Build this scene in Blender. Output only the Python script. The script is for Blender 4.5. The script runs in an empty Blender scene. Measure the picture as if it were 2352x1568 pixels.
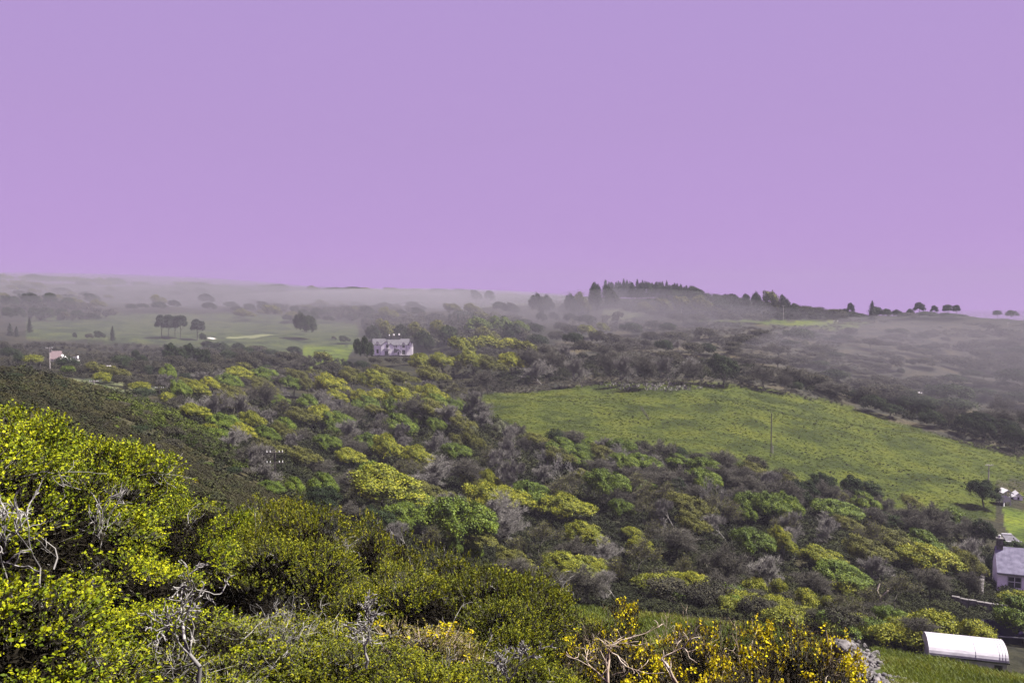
import bpy, math, random
import numpy as np
PI = math.pi
scene = bpy.context.scene
COL = scene.collection
# ------------------------------------------------------------------ camera
F = 2037.0; CX, CY = 1176.0, 784.0; VH = 690.0            # focal length, centre and horizon of a 2352 px wide picture
PITCH = math.atan((CY - VH) / F)
cam_d = bpy.data.cameras.new('camera'); cam = bpy.data.objects.new('camera', cam_d); COL.objects.link(cam)
cam_d.sensor_width = 36; cam_d.lens = 36 * F / 2352; cam_d.clip_start = 0.1; cam_d.clip_end = 9000
cam.location = (0, 0, 0); cam.rotation_euler = (PI / 2 - PITCH, 0, 0)
scene.camera = cam
# ------------------------------------------------------------------ light
SUN_AZ = math.radians(87)       # clockwise from the view direction: the sun stands high to the right
SUN_EL = math.radians(54)
world = bpy.data.worlds.new('World'); scene.world = world; world.use_nodes = True
wn = world.node_tree.nodes; wl = world.node_tree.links
bg = wn['Background']
tc = wn.new('ShaderNodeTexCoord'); sep = wn.new('ShaderNodeSeparateXYZ'); wl.new(tc.outputs['Generated'], sep.inputs[0])
nz = wn.new('ShaderNodeTexNoise'); nz.inputs['Scale'].default_value = 1.6; nz.inputs['Detail'].default_value = 2
mp = wn.new('ShaderNodeMapping'); mp.inputs['Scale'].default_value = (1, 1, 5)
wl.new(tc.outputs['Generated'], mp.inputs[0]); wl.new(mp.outputs[0], nz.inputs[0])
ad = wn.new('ShaderNodeMath'); ad.operation = 'MULTIPLY_ADD'; ad.inputs[1].default_value = 0.10
wl.new(nz.outputs[0], ad.inputs[0]); wl.new(sep.outputs[2], ad.inputs[2])
rp = wn.new('ShaderNodeValToRGB'); wl.new(ad.outputs[0], rp.inputs[0])
e = rp.color_ramp.elements
e[0].position = 0.03; e[0].color = (0.60, 0.335, 0.84, 1)
e[1].position = 0.45; e[1].color = (0.452, 0.314, 0.660, 1)
m = e.new(0.13); m.color = (0.515, 0.316, 0.715, 1)
m = e.new(0.24); m.color = (0.480, 0.312, 0.665, 1)
sky = wn.new('ShaderNodeTexSky'); sky.sky_type = 'NISHITA'; sky.sun_disc = False
sky.sun_elevation = SUN_EL; sky.sun_rotation = SUN_AZ; sky.dust_density = 3
mx = wn.new('ShaderNodeMixRGB'); mx.blend_type = 'MIX'; mx.inputs[0].default_value = 0.004
wl.new(rp.outputs[0], mx.inputs[1]); wl.new(sky.outputs[0], mx.inputs[2])
wl.new(mx.outputs[0], bg.inputs[0]); bg.inputs[1].default_value = 0.244
sd = bpy.data.lights.new('sun', 'SUN'); sun = bpy.data.objects.new('sun', sd); COL.objects.link(sun)
sd.energy = 4.6; sd.angle = math.radians(3.0); sd.color = (1.0, 0.95, 0.84)
sun.rotation_euler = (-(PI / 2 - SUN_EL), 0, -SUN_AZ)
vs = scene.view_settings
scene.display_settings.display_device = 'sRGB'
vs.view_transform = 'Standard'; vs.look = 'None'; vs.gamma = 1; vs.use_curve_mapping = False
vs.exposure = 2.0
scene.cycles.max_bounces = 5; scene.cycles.diffuse_bounces = 1; scene.cycles.transmission_bounces = 3
scene.cycles.volume_bounces = 0; scene.cycles.transparent_max_bounces = 8
scene.cycles.use_adaptive_sampling = True; scene.cycles.adaptive_threshold = 0.02

# ------------------------------------------------------------------ numeric helpers
def hash2(ix, iy, s):
    h = (ix * 374761393 + iy * 668265263 + s * 974634777) & 0xffffffff
    h = ((h ^ (h >> 13)) * 1274126177) & 0xffffffff
    return ((h ^ (h >> 16)) & 0xffff) / 65535.0
def vnoise(x, y, s=0):
    x = np.asarray(x, float); y = np.asarray(y, float)
    ix = np.floor(x).astype(np.int64); iy = np.floor(y).astype(np.int64)
    fx = x - ix; fy = y - iy; fx = fx * fx * (3 - 2 * fx); fy = fy * fy * (3 - 2 * fy)
    a = hash2(ix, iy, s); b = hash2(ix + 1, iy, s); c = hash2(ix, iy + 1, s); d = hash2(ix + 1, iy + 1, s)
    return (a * (1 - fx) + b * fx) * (1 - fy) + (c * (1 - fx) + d * fx) * fy
def fbm(x, y, o=4, s=0):
    t = 0; a = 0.5; n = 0
    for i in range(o):
        t = t + a * vnoise(x, y, s + i); n += a; a *= 0.5; x = x * 2.03; y = y * 2.03
    return t / n
SP, CP = math.sin(PITCH), math.cos(PITCH)
def ray(u, v):
    """world direction per unit of horizontal range"""
    x = (np.asarray(u, float) - CX) / F; y = (np.asarray(v, float) - CY) / F
    wx = x; wy = CP - y * SP; wz = -SP - y * CP
    h = np.hypot(wx, wy)
    return wx / h, wy / h, wz / h
def project(x, y, z):
    dep = y * CP - z * SP; up = y * SP + z * CP
    return CX + F * x / dep, CY - F * up / dep

# ------------------------------------------------------------------ terrain
DK = np.array([1, 2, 5, 9, 15, 25, 40, 60, 85, 120, 160, 200, 250, 300, 370, 450, 550, 700, 900, 1200, 1500.])
UK = np.array([0, 200, 400, 600, 800, 1000, 1200, 1400, 1600, 1800, 2000, 2200, 2352.])
PR = np.array([
 [4300,2300,1640,1400,1250,1120,1020, 955, 905, 865, 850, 866, 862, 848, 826, 800, 765, 725, 690, 640, 668],
 [4300,2300,1680,1450,1320,1200,1100,1030, 975, 930, 905, 905, 890, 868, 845, 806, 765, 725, 690, 648, 668],
 [4300,2320,1720,1520,1410,1300,1210,1140,1070,1010, 970, 955, 920, 890, 850, 806, 765, 728, 700, 655, 672],
 [4300,2350,1780,1590,1470,1380,1300,1230,1160,1090,1040, 990, 935, 895, 850, 806, 768, 730, 702, 664, 680],
 [4300,2400,1850,1670,1540,1450,1380,1320,1260,1180,1110,1040, 975, 915, 850, 805, 768, 732, 704, 666, 684],
 [4300,2450,1930,1750,1610,1510,1440,1380,1310,1220,1120,1030, 960, 905, 845, 798, 760, 728, 704, 668, 684],
 [4300,2500,2000,1810,1670,1570,1500,1440,1370,1270,1140,1020, 935, 892, 840, 792, 750, 716, 694, 676, 690],
 [4300,2550,2080,1880,1740,1620,1550,1480,1400,1290,1160,1045, 945, 885, 838, 790, 745, 700, 690, 682, 690],
 [4300,2600,2140,1930,1790,1660,1570,1500,1420,1310,1180,1060, 960, 885, 838, 795, 745, 668, 690, 700, 705],
 [4300,2650,2200,1980,1840,1700,1590,1520,1440,1340,1220,1110, 1000,915, 860, 800, 750, 690, 715, 725, 725],
 [4300,2700,2240,2030,1880,1740,1600,1505,1470,1385,1275,1165,1060, 975, 900, 820, 757, 722, 740, 740, 740],
 [4300,2700,2260,2060,1920,1780,1640,1535,1500,1430,1320,1215,1110,1020, 935, 845, 770, 724, 742, 742, 742],
 [4300,2700,2280,2080,1950,1800,1665,1570,1530,1460,1345,1250,1140,1060, 970, 865, 776, 727, 745, 745, 745]])
NA, NR = 420, 260
AZ = np.linspace(math.radians(-46), math.radians(46), NA)
LR = np.linspace(math.log(1.0), math.log(1500), NR)
def build_E():
    uu = CX + F * np.tan(np.clip(AZ, math.radians(-44), math.radians(44)))
    uc = np.clip(uu, 0, 2352)
    # tangent of elevation for the knots
    E = np.zeros((len(UK), len(DK)))
    for i, u in enumerate(UK):
        E[i] = ray(np.full(len(DK), u), PR[i])[2]
    Ez = E * DK[None, :]        # heights
    # along u
    Z1 = np.zeros((NA, len(DK)))
    for j in range(len(DK)): Z1[:, j] = np.interp(uc, UK, E[:, j])
    R = np.exp(LR); out = np.zeros((NA, NR)); lk = np.log(DK)
    for i in range(NA): out[i] = np.interp(LR, lk, Z1[i])
    ker = np.exp(-0.5 * (np.arange(-18, 19) / 8.0) ** 2); ker /= ker.sum()
    p = np.pad(out, ((18, 18), (0, 0)), mode='edge')
    out = sum(ker[k] * p[k:k + NA] for k in range(37))
    ker = np.exp(-0.5 * (np.arange(-9, 10) / 3.0) ** 2); ker /= ker.sum()
    p = np.pad(out, ((0, 0), (9, 9)), mode='edge')
    out = sum(ker[k] * p[:, k:k + NR] for k in range(19))
    return out
EG = build_E(); PADS = []
def H(x, y):
    x = np.asarray(x, float); y = np.asarray(y, float)
    r = np.clip(np.hypot(x, y), 1.0, 1499); a = np.arctan2(x, y)
    ga = np.clip((a - AZ[0]) / (AZ[1] - AZ[0]), 0, NA - 1.001); gr = np.clip((np.log(r) - LR[0]) / (LR[1] - LR[0]), 0, NR - 1.001)
    ia = ga.astype(int); ir = gr.astype(int); fa = ga - ia; fr = gr - ir
    E = (EG[ia, ir] * (1 - fa) + EG[ia + 1, ir] * fa) * (1 - fr) + (EG[ia, ir + 1] * (1 - fa) + EG[ia + 1, ir + 1] * fa) * fr
    z = E * r
    k = np.clip((r - 30) / 120, 0, 1)
    z = z + k * (fbm(x / 26, y / 26, 3, 7) - 0.5) * (2.4 + 2.6 * np.clip((r - 180) / 150, 0, 1)) + np.clip((r - 170) / 80, 0, 1) * (fbm(x / 75, y / 75, 2, 17) - 0.5) * 5 + np.clip((r - 4) / 20, 0, 1) * (fbm(x / 4, y / 4, 2, 9) - 0.5) * 0.35
    for px, py, pz, r0, r1 in PADS:
        q = np.clip((r1 - np.hypot(x - px, y - py)) / (r1 - r0), 0, 1); q = q * q * (3 - 2 * q); z = z * (1 - q) + pz * q
    return z
RS = np.exp(np.linspace(math.log(3), math.log(1480), 900))
def hit(u, v, dmin=3.0):
    """the first place where the line of sight through (u, v) meets the ground"""
    wx, wy, wz = ray(u, v)
    k = RS >= dmin; r = RS[k]
    g = H(wx * r, wy * r); s = wz * r - g
    i = np.nonzero(s < 0)[0]
    if len(i) == 0:                       # above the skyline: stand it on the skyline itself
        q = np.where(r > 350, s / r, 9); i = int(np.argmin(q)); rr = r[i]
    else:
        i = i[0]
        rr = r[i] if i == 0 else r[i - 1] + (r[i] - r[i - 1]) * s[i - 1] / (s[i - 1] - s[i] + 1e-9)
    x, y = float(wx * rr), float(wy * rr)
    return x, y, float(H(x, y)), float(rr)
for u_, v_, d_, r0_, r1_ in ((2240, 1546, 82, 6, 16), (912, 818, 420, 14, 40), (140, 838, 400, 14, 34)):     # level ground under the buildings
    w_ = ray(u_, v_); PADS.append((float(w_[0] * d_), float(w_[1] * d_), float(w_[2] * d_), r0_, r1_))
def inpoly(px, py, poly):
    px = np.asarray(px); py = np.asarray(py); c = np.zeros(px.shape, bool); n = len(poly); j = n - 1
    for i in range(n):
        xi, yi = poly[i]; xj, yj = poly[j]
        if yi != yj:
            t = ((yi > py) != (yj > py)) & (px < (xj - xi) * (py - yi) / (yj - yi) + xi); c ^= t
        j = i
    return c

# ------------------------------------------------------------------ materials
def mat(name): 
    m = bpy.data.materials.new(name); m.use_nodes = True
    return m, m.node_tree.nodes, m.node_tree.links, m.node_tree.nodes['Principled BSDF']
def ramp(n, l, src, stops):
    r = n.new('ShaderNodeValToRGB'); l.new(src, r.inputs[0]); el = r.color_ramp.elements
    el[0].position = stops[0][0]; el[0].color = (*stops[0][1], 1); el[1].position = stops[-1][0]; el[1].color = (*stops[-1][1], 1)
    for p, c in stops[1:-1]: q = el.new(p); q.color = (*c, 1)
    return r
def leaf_mat(name, stops, trans=0.25, rough=0.75, spec=0.1):
    m, n, l, b = mat(name)
    at = n.new('ShaderNodeAttribute'); at.attribute_name = 'rnd'
    oi = n.new('ShaderNodeObjectInfo')
    a = n.new('ShaderNodeMath'); a.operation = 'MULTIPLY_ADD'; a.inputs[1].default_value = 0.22; l.new(oi.outputs['Random'], a.inputs[0])
    l.new(at.outputs['Fac'], a.inputs[2])
    s = n.new('ShaderNodeMath'); s.operation = 'SUBTRACT'; s.inputs[1].default_value = 0.11; l.new(a.outputs[0], s.inputs[0])
    r = ramp(n, l, s.outputs[0], [(p_, tuple(.72 * q for q in c_)) for p_, c_ in stops])
    l.new(r.outputs[0], b.inputs['Base Color']); b.inputs['Roughness'].default_value = rough
    b.inputs['Specular IOR Level'].default_value = spec
    if trans > 0:
        t = n.new('ShaderNodeBsdfTranslucent'); l.new(r.outputs[0], t.inputs[0])
        mxs = n.new('ShaderNodeMixShader'); mxs.inputs[0].default_value = trans
        l.new(b.outputs[0], mxs.inputs[1]); l.new(t.outputs[0], mxs.inputs[2])
        l.new(mxs.outputs[0], n['Material Output'].inputs[0])
    return m
def noise_mat(name, stops, scale=3, rough=0.8, detail=6, bump=0.0, spec=0.3, stretch=None):
    m, n, l, b = mat(name)
    t = n.new('ShaderNodeTexCoord'); nn = n.new('ShaderNodeTexNoise'); nn.inputs['Scale'].default_value = scale; nn.inputs['Detail'].default_value = detail
    mp_ = n.new('ShaderNodeMapping'); l.new(t.outputs['Object'], mp_.inputs[0])
    if stretch: mp_.inputs['Scale'].default_value = stretch
    l.new(mp_.outputs[0], nn.inputs[0])
    r = ramp(n, l, nn.outputs[0], stops); l.new(r.outputs[0], b.inputs['Base Color'])
    b.inputs['Roughness'].default_value = rough; b.inputs['Specular IOR Level'].default_value = spec
    if bump:
        bp = n.new('ShaderNodeBump'); bp.inputs['Strength'].default_value = bump; bp.inputs['Distance'].default_value = 0.05
        l.new(nn.outputs[0], bp.inputs['Height']); l.new(bp.outputs[0], b.inputs['Normal'])
    return m
M = {}
M['hawthorn'] = leaf_mat('hawthorn_leaf', [(0, (.05, .075, .003)), (.35, (.12, .16, .004)), (.7, (.28, .31, .004)), (1, (.40, .40, .008))], .14, .7, .12)
M['olive'] = leaf_mat('privet_leaf', [(0, (.045, .055, .004)), (.4, (.105, .125, .005)), (.75, (.25, .255, .006)), (1, (.32, .30, .01))], .12, .7, .12)
M['dull'] = leaf_mat('dull_leaf', [(0, (.04, .04, .008)), (.45, (.12, .115, .012)), (.8, (.22, .19, .02)), (1, (.28, .22, .06))], .15, .7, .1)
M['gorse'] = leaf_mat('gorse_needle', [(0, (.012, .010, .005)), (.5, (.034, .026, .010)), (.8, (.07, .048, .022)), (1, (.07, .085, .012))], .1, .6)
M['flower'] = leaf_mat('gorse_flower', [(0, (.34, .24, .004)), (.4, (.50, .40, .006)), (1, (.66, .60, .012))], .2, .7, .1)
M['ygreen'] = leaf_mat('yellow_green_leaf', [(0, (.05, .062, .004)), (.4, (.135, .155, .006)), (.75, (.26, .27, .008)), (1, (.40, .37, .015))], .12, .6, .2)
M['green'] = leaf_mat('green_leaf', [(0, (.028, .050, .005)), (.45, (.075, .118, .008)), (.8, (.145, .20, .010)), (1, (.24, .30, .018))], .12, .6, .2)
M['dgreen'] = leaf_mat('dark_leaf', [(0, (.010, .016, .010)), (.5, (.025, .038, .018)), (.85, (.045, .065, .024)), (1, (.08, .10, .035))], .1, .8, .08)
M['oliveg'] = leaf_mat('olive_leaf', [(0, (.034, .038, .008)), (.5, (.092, .095, .016)), (.85, (.165, .165, .020)), (1, (.24, .235, .03))], .1, .7, .2)
M['scrub'] = leaf_mat('scrub_leaf', [(0, (.022, .022, .018)), (.5, (.045, .044, .032)), (.85, (.075, .07, .045)), (1, (.11, .10, .055))], .1, .8, .1)
M['brown'] = leaf_mat('bracken', [(0, (.028, .026, .022)), (.5, (.055, .050, .040)), (.85, (.09, .084, .060)), (1, (.13, .13, .07))], .1, .8, .1)
M['pale'] = leaf_mat('pale_leaf', [(0, (.09, .10, .06)), (.5, (.16, .17, .10)), (1, (.25, .26, .17))], .15, .7)
M['conif'] = leaf_mat('conifer_needle', [(0, (.010, .016, .012)), (.6, (.024, .034, .024)), (1, (.045, .055, .032))], .05, .6)
M['grass'] = leaf_mat('grass_blade', [(0, (.04, .06, .004)), (.5, (.10, .135, .006)), (.85, (.18, .215, .008)), (1, (.27, .25, .05))], .2, .6, .2)
M['fgrass'] = leaf_mat('pasture_blade', [(0, (.032, .046, .004)), (.5, (.064, .086, .006)), (.85, (.096, .12, .009)), (1, (.14, .14, .03))], .2, .8, .1)
M['scrubgreen'] = leaf_mat('scrub_green', [(0, (.015, .024, .006)), (.5, (.042, .058, .009)), (1, (.10, .125, .014))], .1, .8, .1)
M['thatch_shade'] = leaf_mat('woody_thatch_shade', [(0, (.007, .006, .005)), (1, (.020, .017, .012))], 0, .95, .02)  # dead twigs and litter, coloured near black to paint in the hedge's inner shadow
M['heath'] = leaf_mat('heather', [(0, (.018, .017, .010)), (.5, (.042, .040, .018)), (.85, (.072, .070, .022)), (1, (.12, .12, .03))], .1, .8, .1)
M['under'] = leaf_mat('bramble', [(0, (.008, .010, .006)), (.5, (.022, .026, .012)), (.85, (.045, .050, .018)), (1, (.08, .09, .02))], .1, .8, .1)
M['twig'] = leaf_mat('grey_twig', [(0, (.095, .089, .085)), (.6, (.20, .188, .18)), (1, (.35, .33, .315))], 0, .8)
M['dtwig'] = leaf_mat('dark_twig', [(0, (.042, .039, .035)), (.6, (.092, .086, .076)), (1, (.16, .15, .125))], 0, .8)
M['lichen'] = leaf_mat('lichen_twig', [(0, (.10, .095, .095)), (.6, (.22, .21, .205)), (1, (.42, .40, .38))], 0, .8)
M['deadwood'] = leaf_mat('dead_wood', [(0, (.30, .22, .16)), (.6, (.48, .38, .30)), (1, (.6, .52, .44))], 0, .7)
M['bark'] = noise_mat('bark', [(.3, (.035, .03, .026)), (.7, (.09, .08, .068))], 8, .9, bump=.3)
M['white'] = noise_mat('white_render', [(.3, (.84, .80, .84)), (.7, (.93, .90, .92))], 1.5, .8)
M['slate'] = noise_mat('slate', [(.3, (.06, .056, .068)), (.7, (.11, .105, .125))], 2.5, .8, bump=.2, spec=.1)
M['violet_slate'] = noise_mat('violet_slate', [(.3, (.10, .092, .14)), (.7, (.19, .18, .25))], 1.5, .8, bump=.2, spec=.1)
M['pinkroof'] = noise_mat('faded_clay_tile', [(.3, (.10, .070, .078)), (.7, (.15, .11, .12))], 3, .8)
M['dark'] = noise_mat('dark_trim', [(.3, (.012, .012, .016)), (.7, (.03, .03, .036))], 3, .5)
M['glass'], _n, _l, _b = mat('window_glass'); _b.inputs['Base Color'].default_value = (.03, .03, .035, 1); _b.inputs['Roughness'].default_value = .5; _b.inputs['Specular IOR Level'].default_value = .15
M['pole'] = noise_mat('weathered_pole', [(.3, (.05, .045, .04)), (.7, (.12, .11, .10))], 6, .85)
M['ppole'] = noise_mat('pale_pole', [(.3, (.22, .20, .20)), (.7, (.34, .32, .31))], 6, .85)
M['porcelain'] = noise_mat('porcelain', [(.3, (.45, .45, .46)), (.7, (.56, .56, .56))], 6, .3)
M['metal'] = noise_mat('white_sheeting', [(.35, (.25, .235, .275)), (.65, (.38, .36, .41))], 1.2, .45, spec=.5, stretch=(1, 4, 1))
M['greysheet'] = noise_mat('grey_sheeting', [(.35, (.24, .23, .26)), (.65, (.33, .32, .36))], 2, .6)
M['stone'] = noise_mat('grey_stone', [(.25, (.035, .033, .035)), (.5, (.085, .078, .082)), (.75, (.19, .175, .18))], 3, .9, bump=.6)
M['purple'] = noise_mat('violet_paint', [(.3, (.010, .007, .024)), (.7, (.016, .011, .036))], 3, .95, spec=.02)
M['sand'] = noise_mat('bunker_sand', [(.3, (.30, .28, .27)), (.7, (.40, .38, .36))], 2, .9)
M['black'] = noise_mat('black_feather', [(.3, (.008, .008, .009)), (.7, (.02, .02, .022))], 5, .6)

# ------------------------------------------------------------------ mesh helpers
def mesh_np(name, V, Q, mats, rnd=None, tri=False, smooth=False, mi=None):
    V = np.asarray(V, np.float32); Q = np.asarray(Q, np.int32)
    me = bpy.data.meshes.new(name); k = Q.shape[1]
    me.vertices.add(len(V)); me.vertices.foreach_set('co', V.ravel())
    me.loops.add(Q.size); me.loops.foreach_set('vertex_index', Q.ravel())
    me.polygons.add(len(Q)); me.polygons.foreach_set('loop_start', np.arange(0, Q.size, k, dtype=np.int32))
    try: me.polygons.foreach_set('loop_total', np.full(len(Q), k, np.int32))
    except Exception: pass
    for m_ in mats: me.materials.append(m_)
    if mi is not None: me.polygons.foreach_set('material_index', np.asarray(mi, np.int32))
    me.update(calc_edges=True)
    if rnd is not None:
        a = me.attributes.new('rnd', 'FLOAT', 'FACE'); a.data.foreach_set('value', np.asarray(rnd, np.float32))
    if smooth: me.polygons.foreach_set('use_smooth', np.ones(len(Q), bool))
    me.validate(); return me
class MB:
    def __init__(s): s.v = []; s.f = []
    def poly(s, pts, faces): 
        b = len(s.v); s.v += [tuple(p) for p in pts]; s.f += [tuple(i + b for i in f) for f in faces]; return s
    def box(s, x0, x1, y0, y1, z0, z1):
        return s.poly([(x0,y0,z0),(x1,y0,z0),(x1,y1,z0),(x0,y1,z0),(x0,y0,z1),(x1,y0,z1),(x1,y1,z1),(x0,y1,z1)],
                      [(0,3,2,1),(4,5,6,7),(0,1,5,4),(1,2,6,5),(2,3,7,6),(3,0,4,7)])
    def prism(s, prof, axis, a0, a1):
        """closed profile [(p,z)...] extruded along x (axis 'x': p is y) or y (axis 'y': p is x)"""
        n = len(prof)
        P = [((a, p, z) if axis == 'x' else (p, a, z)) for a in (a0, a1) for p, z in prof]
        fs = [tuple(range(n)), tuple(range(2 * n - 1, n - 1, -1))] + [(i, (i + 1) % n, n + (i + 1) % n, n + i) for i in range(n)]
        return s.poly(P, fs)
    def cyl(s, p0, p1, r0, r1, n=8):
        p0 = np.array(p0, float); p1 = np.array(p1, float); d = p1 - p0; d /= np.linalg.norm(d) + 1e-9
        a = np.cross(d, (0, 0, 1) if abs(d[2]) < .9 else (1, 0, 0)); a /= np.linalg.norm(a); b = np.cross(d, a)
        P = [p0 + r0 * (math.cos(t) * a + math.sin(t) * b) for t in np.arange(n) * 2 * PI / n] + [p1 + r1 * (math.cos(t) * a + math.sin(t) * b) for t in np.arange(n) * 2 * PI / n]
        return s.poly(P, [(i, (i + 1) % n, n + (i + 1) % n, n + i) for i in range(n)] + [tuple(range(n - 1, -1, -1)), tuple(range(n, 2 * n))])
    def mesh(s, name, m):
        me = bpy.data.meshes.new(name); me.from_pydata([tuple(map(float, p)) for p in s.v], [], s.f)
        me.materials.append(m); me.update()
        import bmesh
        bm = bmesh.new(); bm.from_mesh(me); bmesh.ops.recalc_face_normals(bm, faces=bm.faces); bm.to_mesh(me); bm.free()
        return me
    def obj(s, name, m, parent=None):
        return link(name, s.mesh(name, m), parent)
def link(name, me, parent=None):
    o = bpy.data.objects.new(name, me); COL.objects.link(o)
    if parent is not None: o.parent = parent
    return o
def tag(o, label=None, cat=None, group=None, kind=None):
    if label: o['label'] = label
    if cat: o['category'] = cat
    if group: o['group'] = group
    if kind: o['kind'] = kind
    return o
def empty(name, loc, rz=0, sc=(1, 1, 1)):
    o = bpy.data.objects.new(name, None); COL.objects.link(o); o.location = loc; o.rotation_euler = (0, 0, rz); o.scale = sc
    o.empty_display_size = .1
    return o

# ------------------------------------------------------------------ foliage generators (unit plants: width 1, height 1, base at z = 0)
def unit(v): return v / (np.linalg.norm(v, axis=-1, keepdims=True) + 1e-9)
def cards(P, N, size, rng, aspect=0.7, fold=0.0, axis=None):
    """one leaf-shaped quad at each P, facing N"""
    n = len(P); size = np.broadcast_to(size, (n,))[:, None]
    r = rng.normal(size=(n, 3)) if axis is None else axis
    T = unit(r - (r * N).sum(1, keepdims=True) * N); B = np.cross(N, T)
    a = P - T * size * .5; c = P + T * size * .5
    w = size * aspect * .5; off = T * size * rng.uniform(-.12, .12, (n, 1)) + N * size * fold
    b = P + B * w + off; d = P - B * w + off
    V = np.stack([a, b, c, d], 1).reshape(-1, 3); Q = np.arange(4 * n).reshape(n, 4)
    return V, Q
def lobes(rng, n, rx=.36, rz=.30, cz=.62, r0=.13, r1=.24, flat=1.0):
    d = unit(rng.normal(size=(n, 3))); d[:, 2] = np.abs(d[:, 2]) * 1.0 - .25
    rr = rng.uniform(.35, 1.0, (n, 1)) ** .6
    c = d * rr * np.array([rx, rx, rz * flat]) + np.array([0, 0, cz]); rad = rng.uniform(r0, r1, n)
    return c, rad
def crown(seed, n=5000, nl=20, size=.035, rx=.36, rz=.32, cz=.58, r0=.11, r1=.2, slope=.0, clump=14, jit=.6, up=.35, aspect=.75, sub=.045, bottom=.08):
    rng = np.random.default_rng(seed)
    c, rad = lobes(rng, nl, rx, rz, cz, r0, r1)
    nc = n // clump
    li = rng.choice(nl, nc, p=rad ** 2 / (rad ** 2).sum())
    d = unit(rng.normal(size=(nc, 3)) + np.array([0, 0, up]) + unit(c[li] - np.array([0, 0, cz - .1])) * .8)
    P = c[li] + d * rad[li][:, None] * rng.uniform(.70, 1.20, (nc, 1))
    # drop clumps buried in other lobes
    dist = np.linalg.norm(P[:, None] - c[None], axis=2) / rad[None]
    keep = dist.min(1) > .72; P = P[keep]; d = d[keep]
    nc = len(P); tone = rng.uniform(0, 1, nc)
    k = np.repeat(np.arange(nc), clump)
    off = rng.normal(size=(len(k), 3)) * sub; off -= d[k] * (off * d[k]).sum(1, keepdims=True) * .5
    PP = P[k] + off; NN = unit(d[k] + rng.normal(size=(len(k), 3)) * jit)
    NN[:, 2] = np.where(NN[:, 2] < -.2, -NN[:, 2], NN[:, 2])
    V, Q = cards(PP, NN, size * rng.uniform(.6, 1.35, len(k)), rng, aspect)
    rnd = np.clip(.70 * tone[k] + .30 * rng.uniform(0, 1, len(k)), 0, 1)
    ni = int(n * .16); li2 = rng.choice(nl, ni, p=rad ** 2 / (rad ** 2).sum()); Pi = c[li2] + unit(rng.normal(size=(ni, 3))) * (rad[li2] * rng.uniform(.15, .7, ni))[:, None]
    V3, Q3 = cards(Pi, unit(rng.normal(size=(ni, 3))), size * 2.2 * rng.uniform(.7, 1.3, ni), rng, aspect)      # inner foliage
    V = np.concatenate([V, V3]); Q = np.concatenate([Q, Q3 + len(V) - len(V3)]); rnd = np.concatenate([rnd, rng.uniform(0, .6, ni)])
    V[:, 2] = np.maximum(V[:, 2], bottom)
    if slope: V[:, 2] *= (1 - slope * V[:, 0]); V[:, 0] += .18 * (V[:, 2] - .4) * -slope
    V[:, 2] /= max(V[:, 2].max(), 1e-3)
    w = np.percentile(np.abs(V[:, :2]), 99.5) * 2; V[:, :2] /= w
    return V, Q, rnd
def tubes(S, k=3):
    """S rows: x0 y0 z0 x1 y1 z1 r0 r1"""
    S = np.asarray(S, float); p0 = S[:, :3]; p1 = S[:, 3:6]; d = unit(p1 - p0)
    ref = np.where(np.abs(d[:, 2:3]) < .9, np.array([[0, 0, 1.]]), np.array([[1., 0, 0]]))
    a = unit(np.cross(d, ref)); b = np.cross(d, a); V = []; n = len(S)
    for p, r in ((p0, S[:, 6:7]), (p1, S[:, 7:8])):
        for t in range(k):
            th = 2 * PI * t / k; V.append(p + r * (math.cos(th) * a + math.sin(th) * b))
    V = np.stack(V, 1).reshape(-1, 3)
    base = (np.arange(n) * 2 * k)[:, None]; Q = np.concatenate([base + np.array([[t, (t + 1) % k, k + (t + 1) % k, k + t]]) for t in range(k)], 0)
    return V, Q, np.tile(np.arange(n), k)
def grow(rng, p, d, L, r, depth, S, spread=.55, up=.15, nkids=(2, 4), shrink=.68, wig=.18, steps=3, lvl=None, lv=0):
    q = np.array(p, float); dd = np.array(d, float); pts = [q.copy()]; rr = r
    for i in range(steps):
        dd = dd + rng.normal(size=3) * wig; dd[2] += up * .3; dd /= np.linalg.norm(dd)
        nq = q + dd * L / steps; nr = r * (1 - .38 * (i + 1) / steps)
        S.append((*q, *nq, rr, nr)); 
        if lvl is not None: lvl.append(lv)
        q = nq; rr = nr; pts.append(q.copy())
    if depth <= 0: return
    n = rng.integers(nkids[0], nkids[1] + 1)
    for i in range(n):
        t = rng.integers(1, len(pts)) if i else len(pts) - 1
        nd = dd + rng.normal(size=3) * spread; nd[2] += up; nd /= np.linalg.norm(nd)
        grow(rng, pts[t], nd, L * shrink * rng.uniform(.75, 1.15), rr * .72, depth - 1, S, spread, up, nkids, shrink, wig, steps, lvl, lv + 1)
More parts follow.
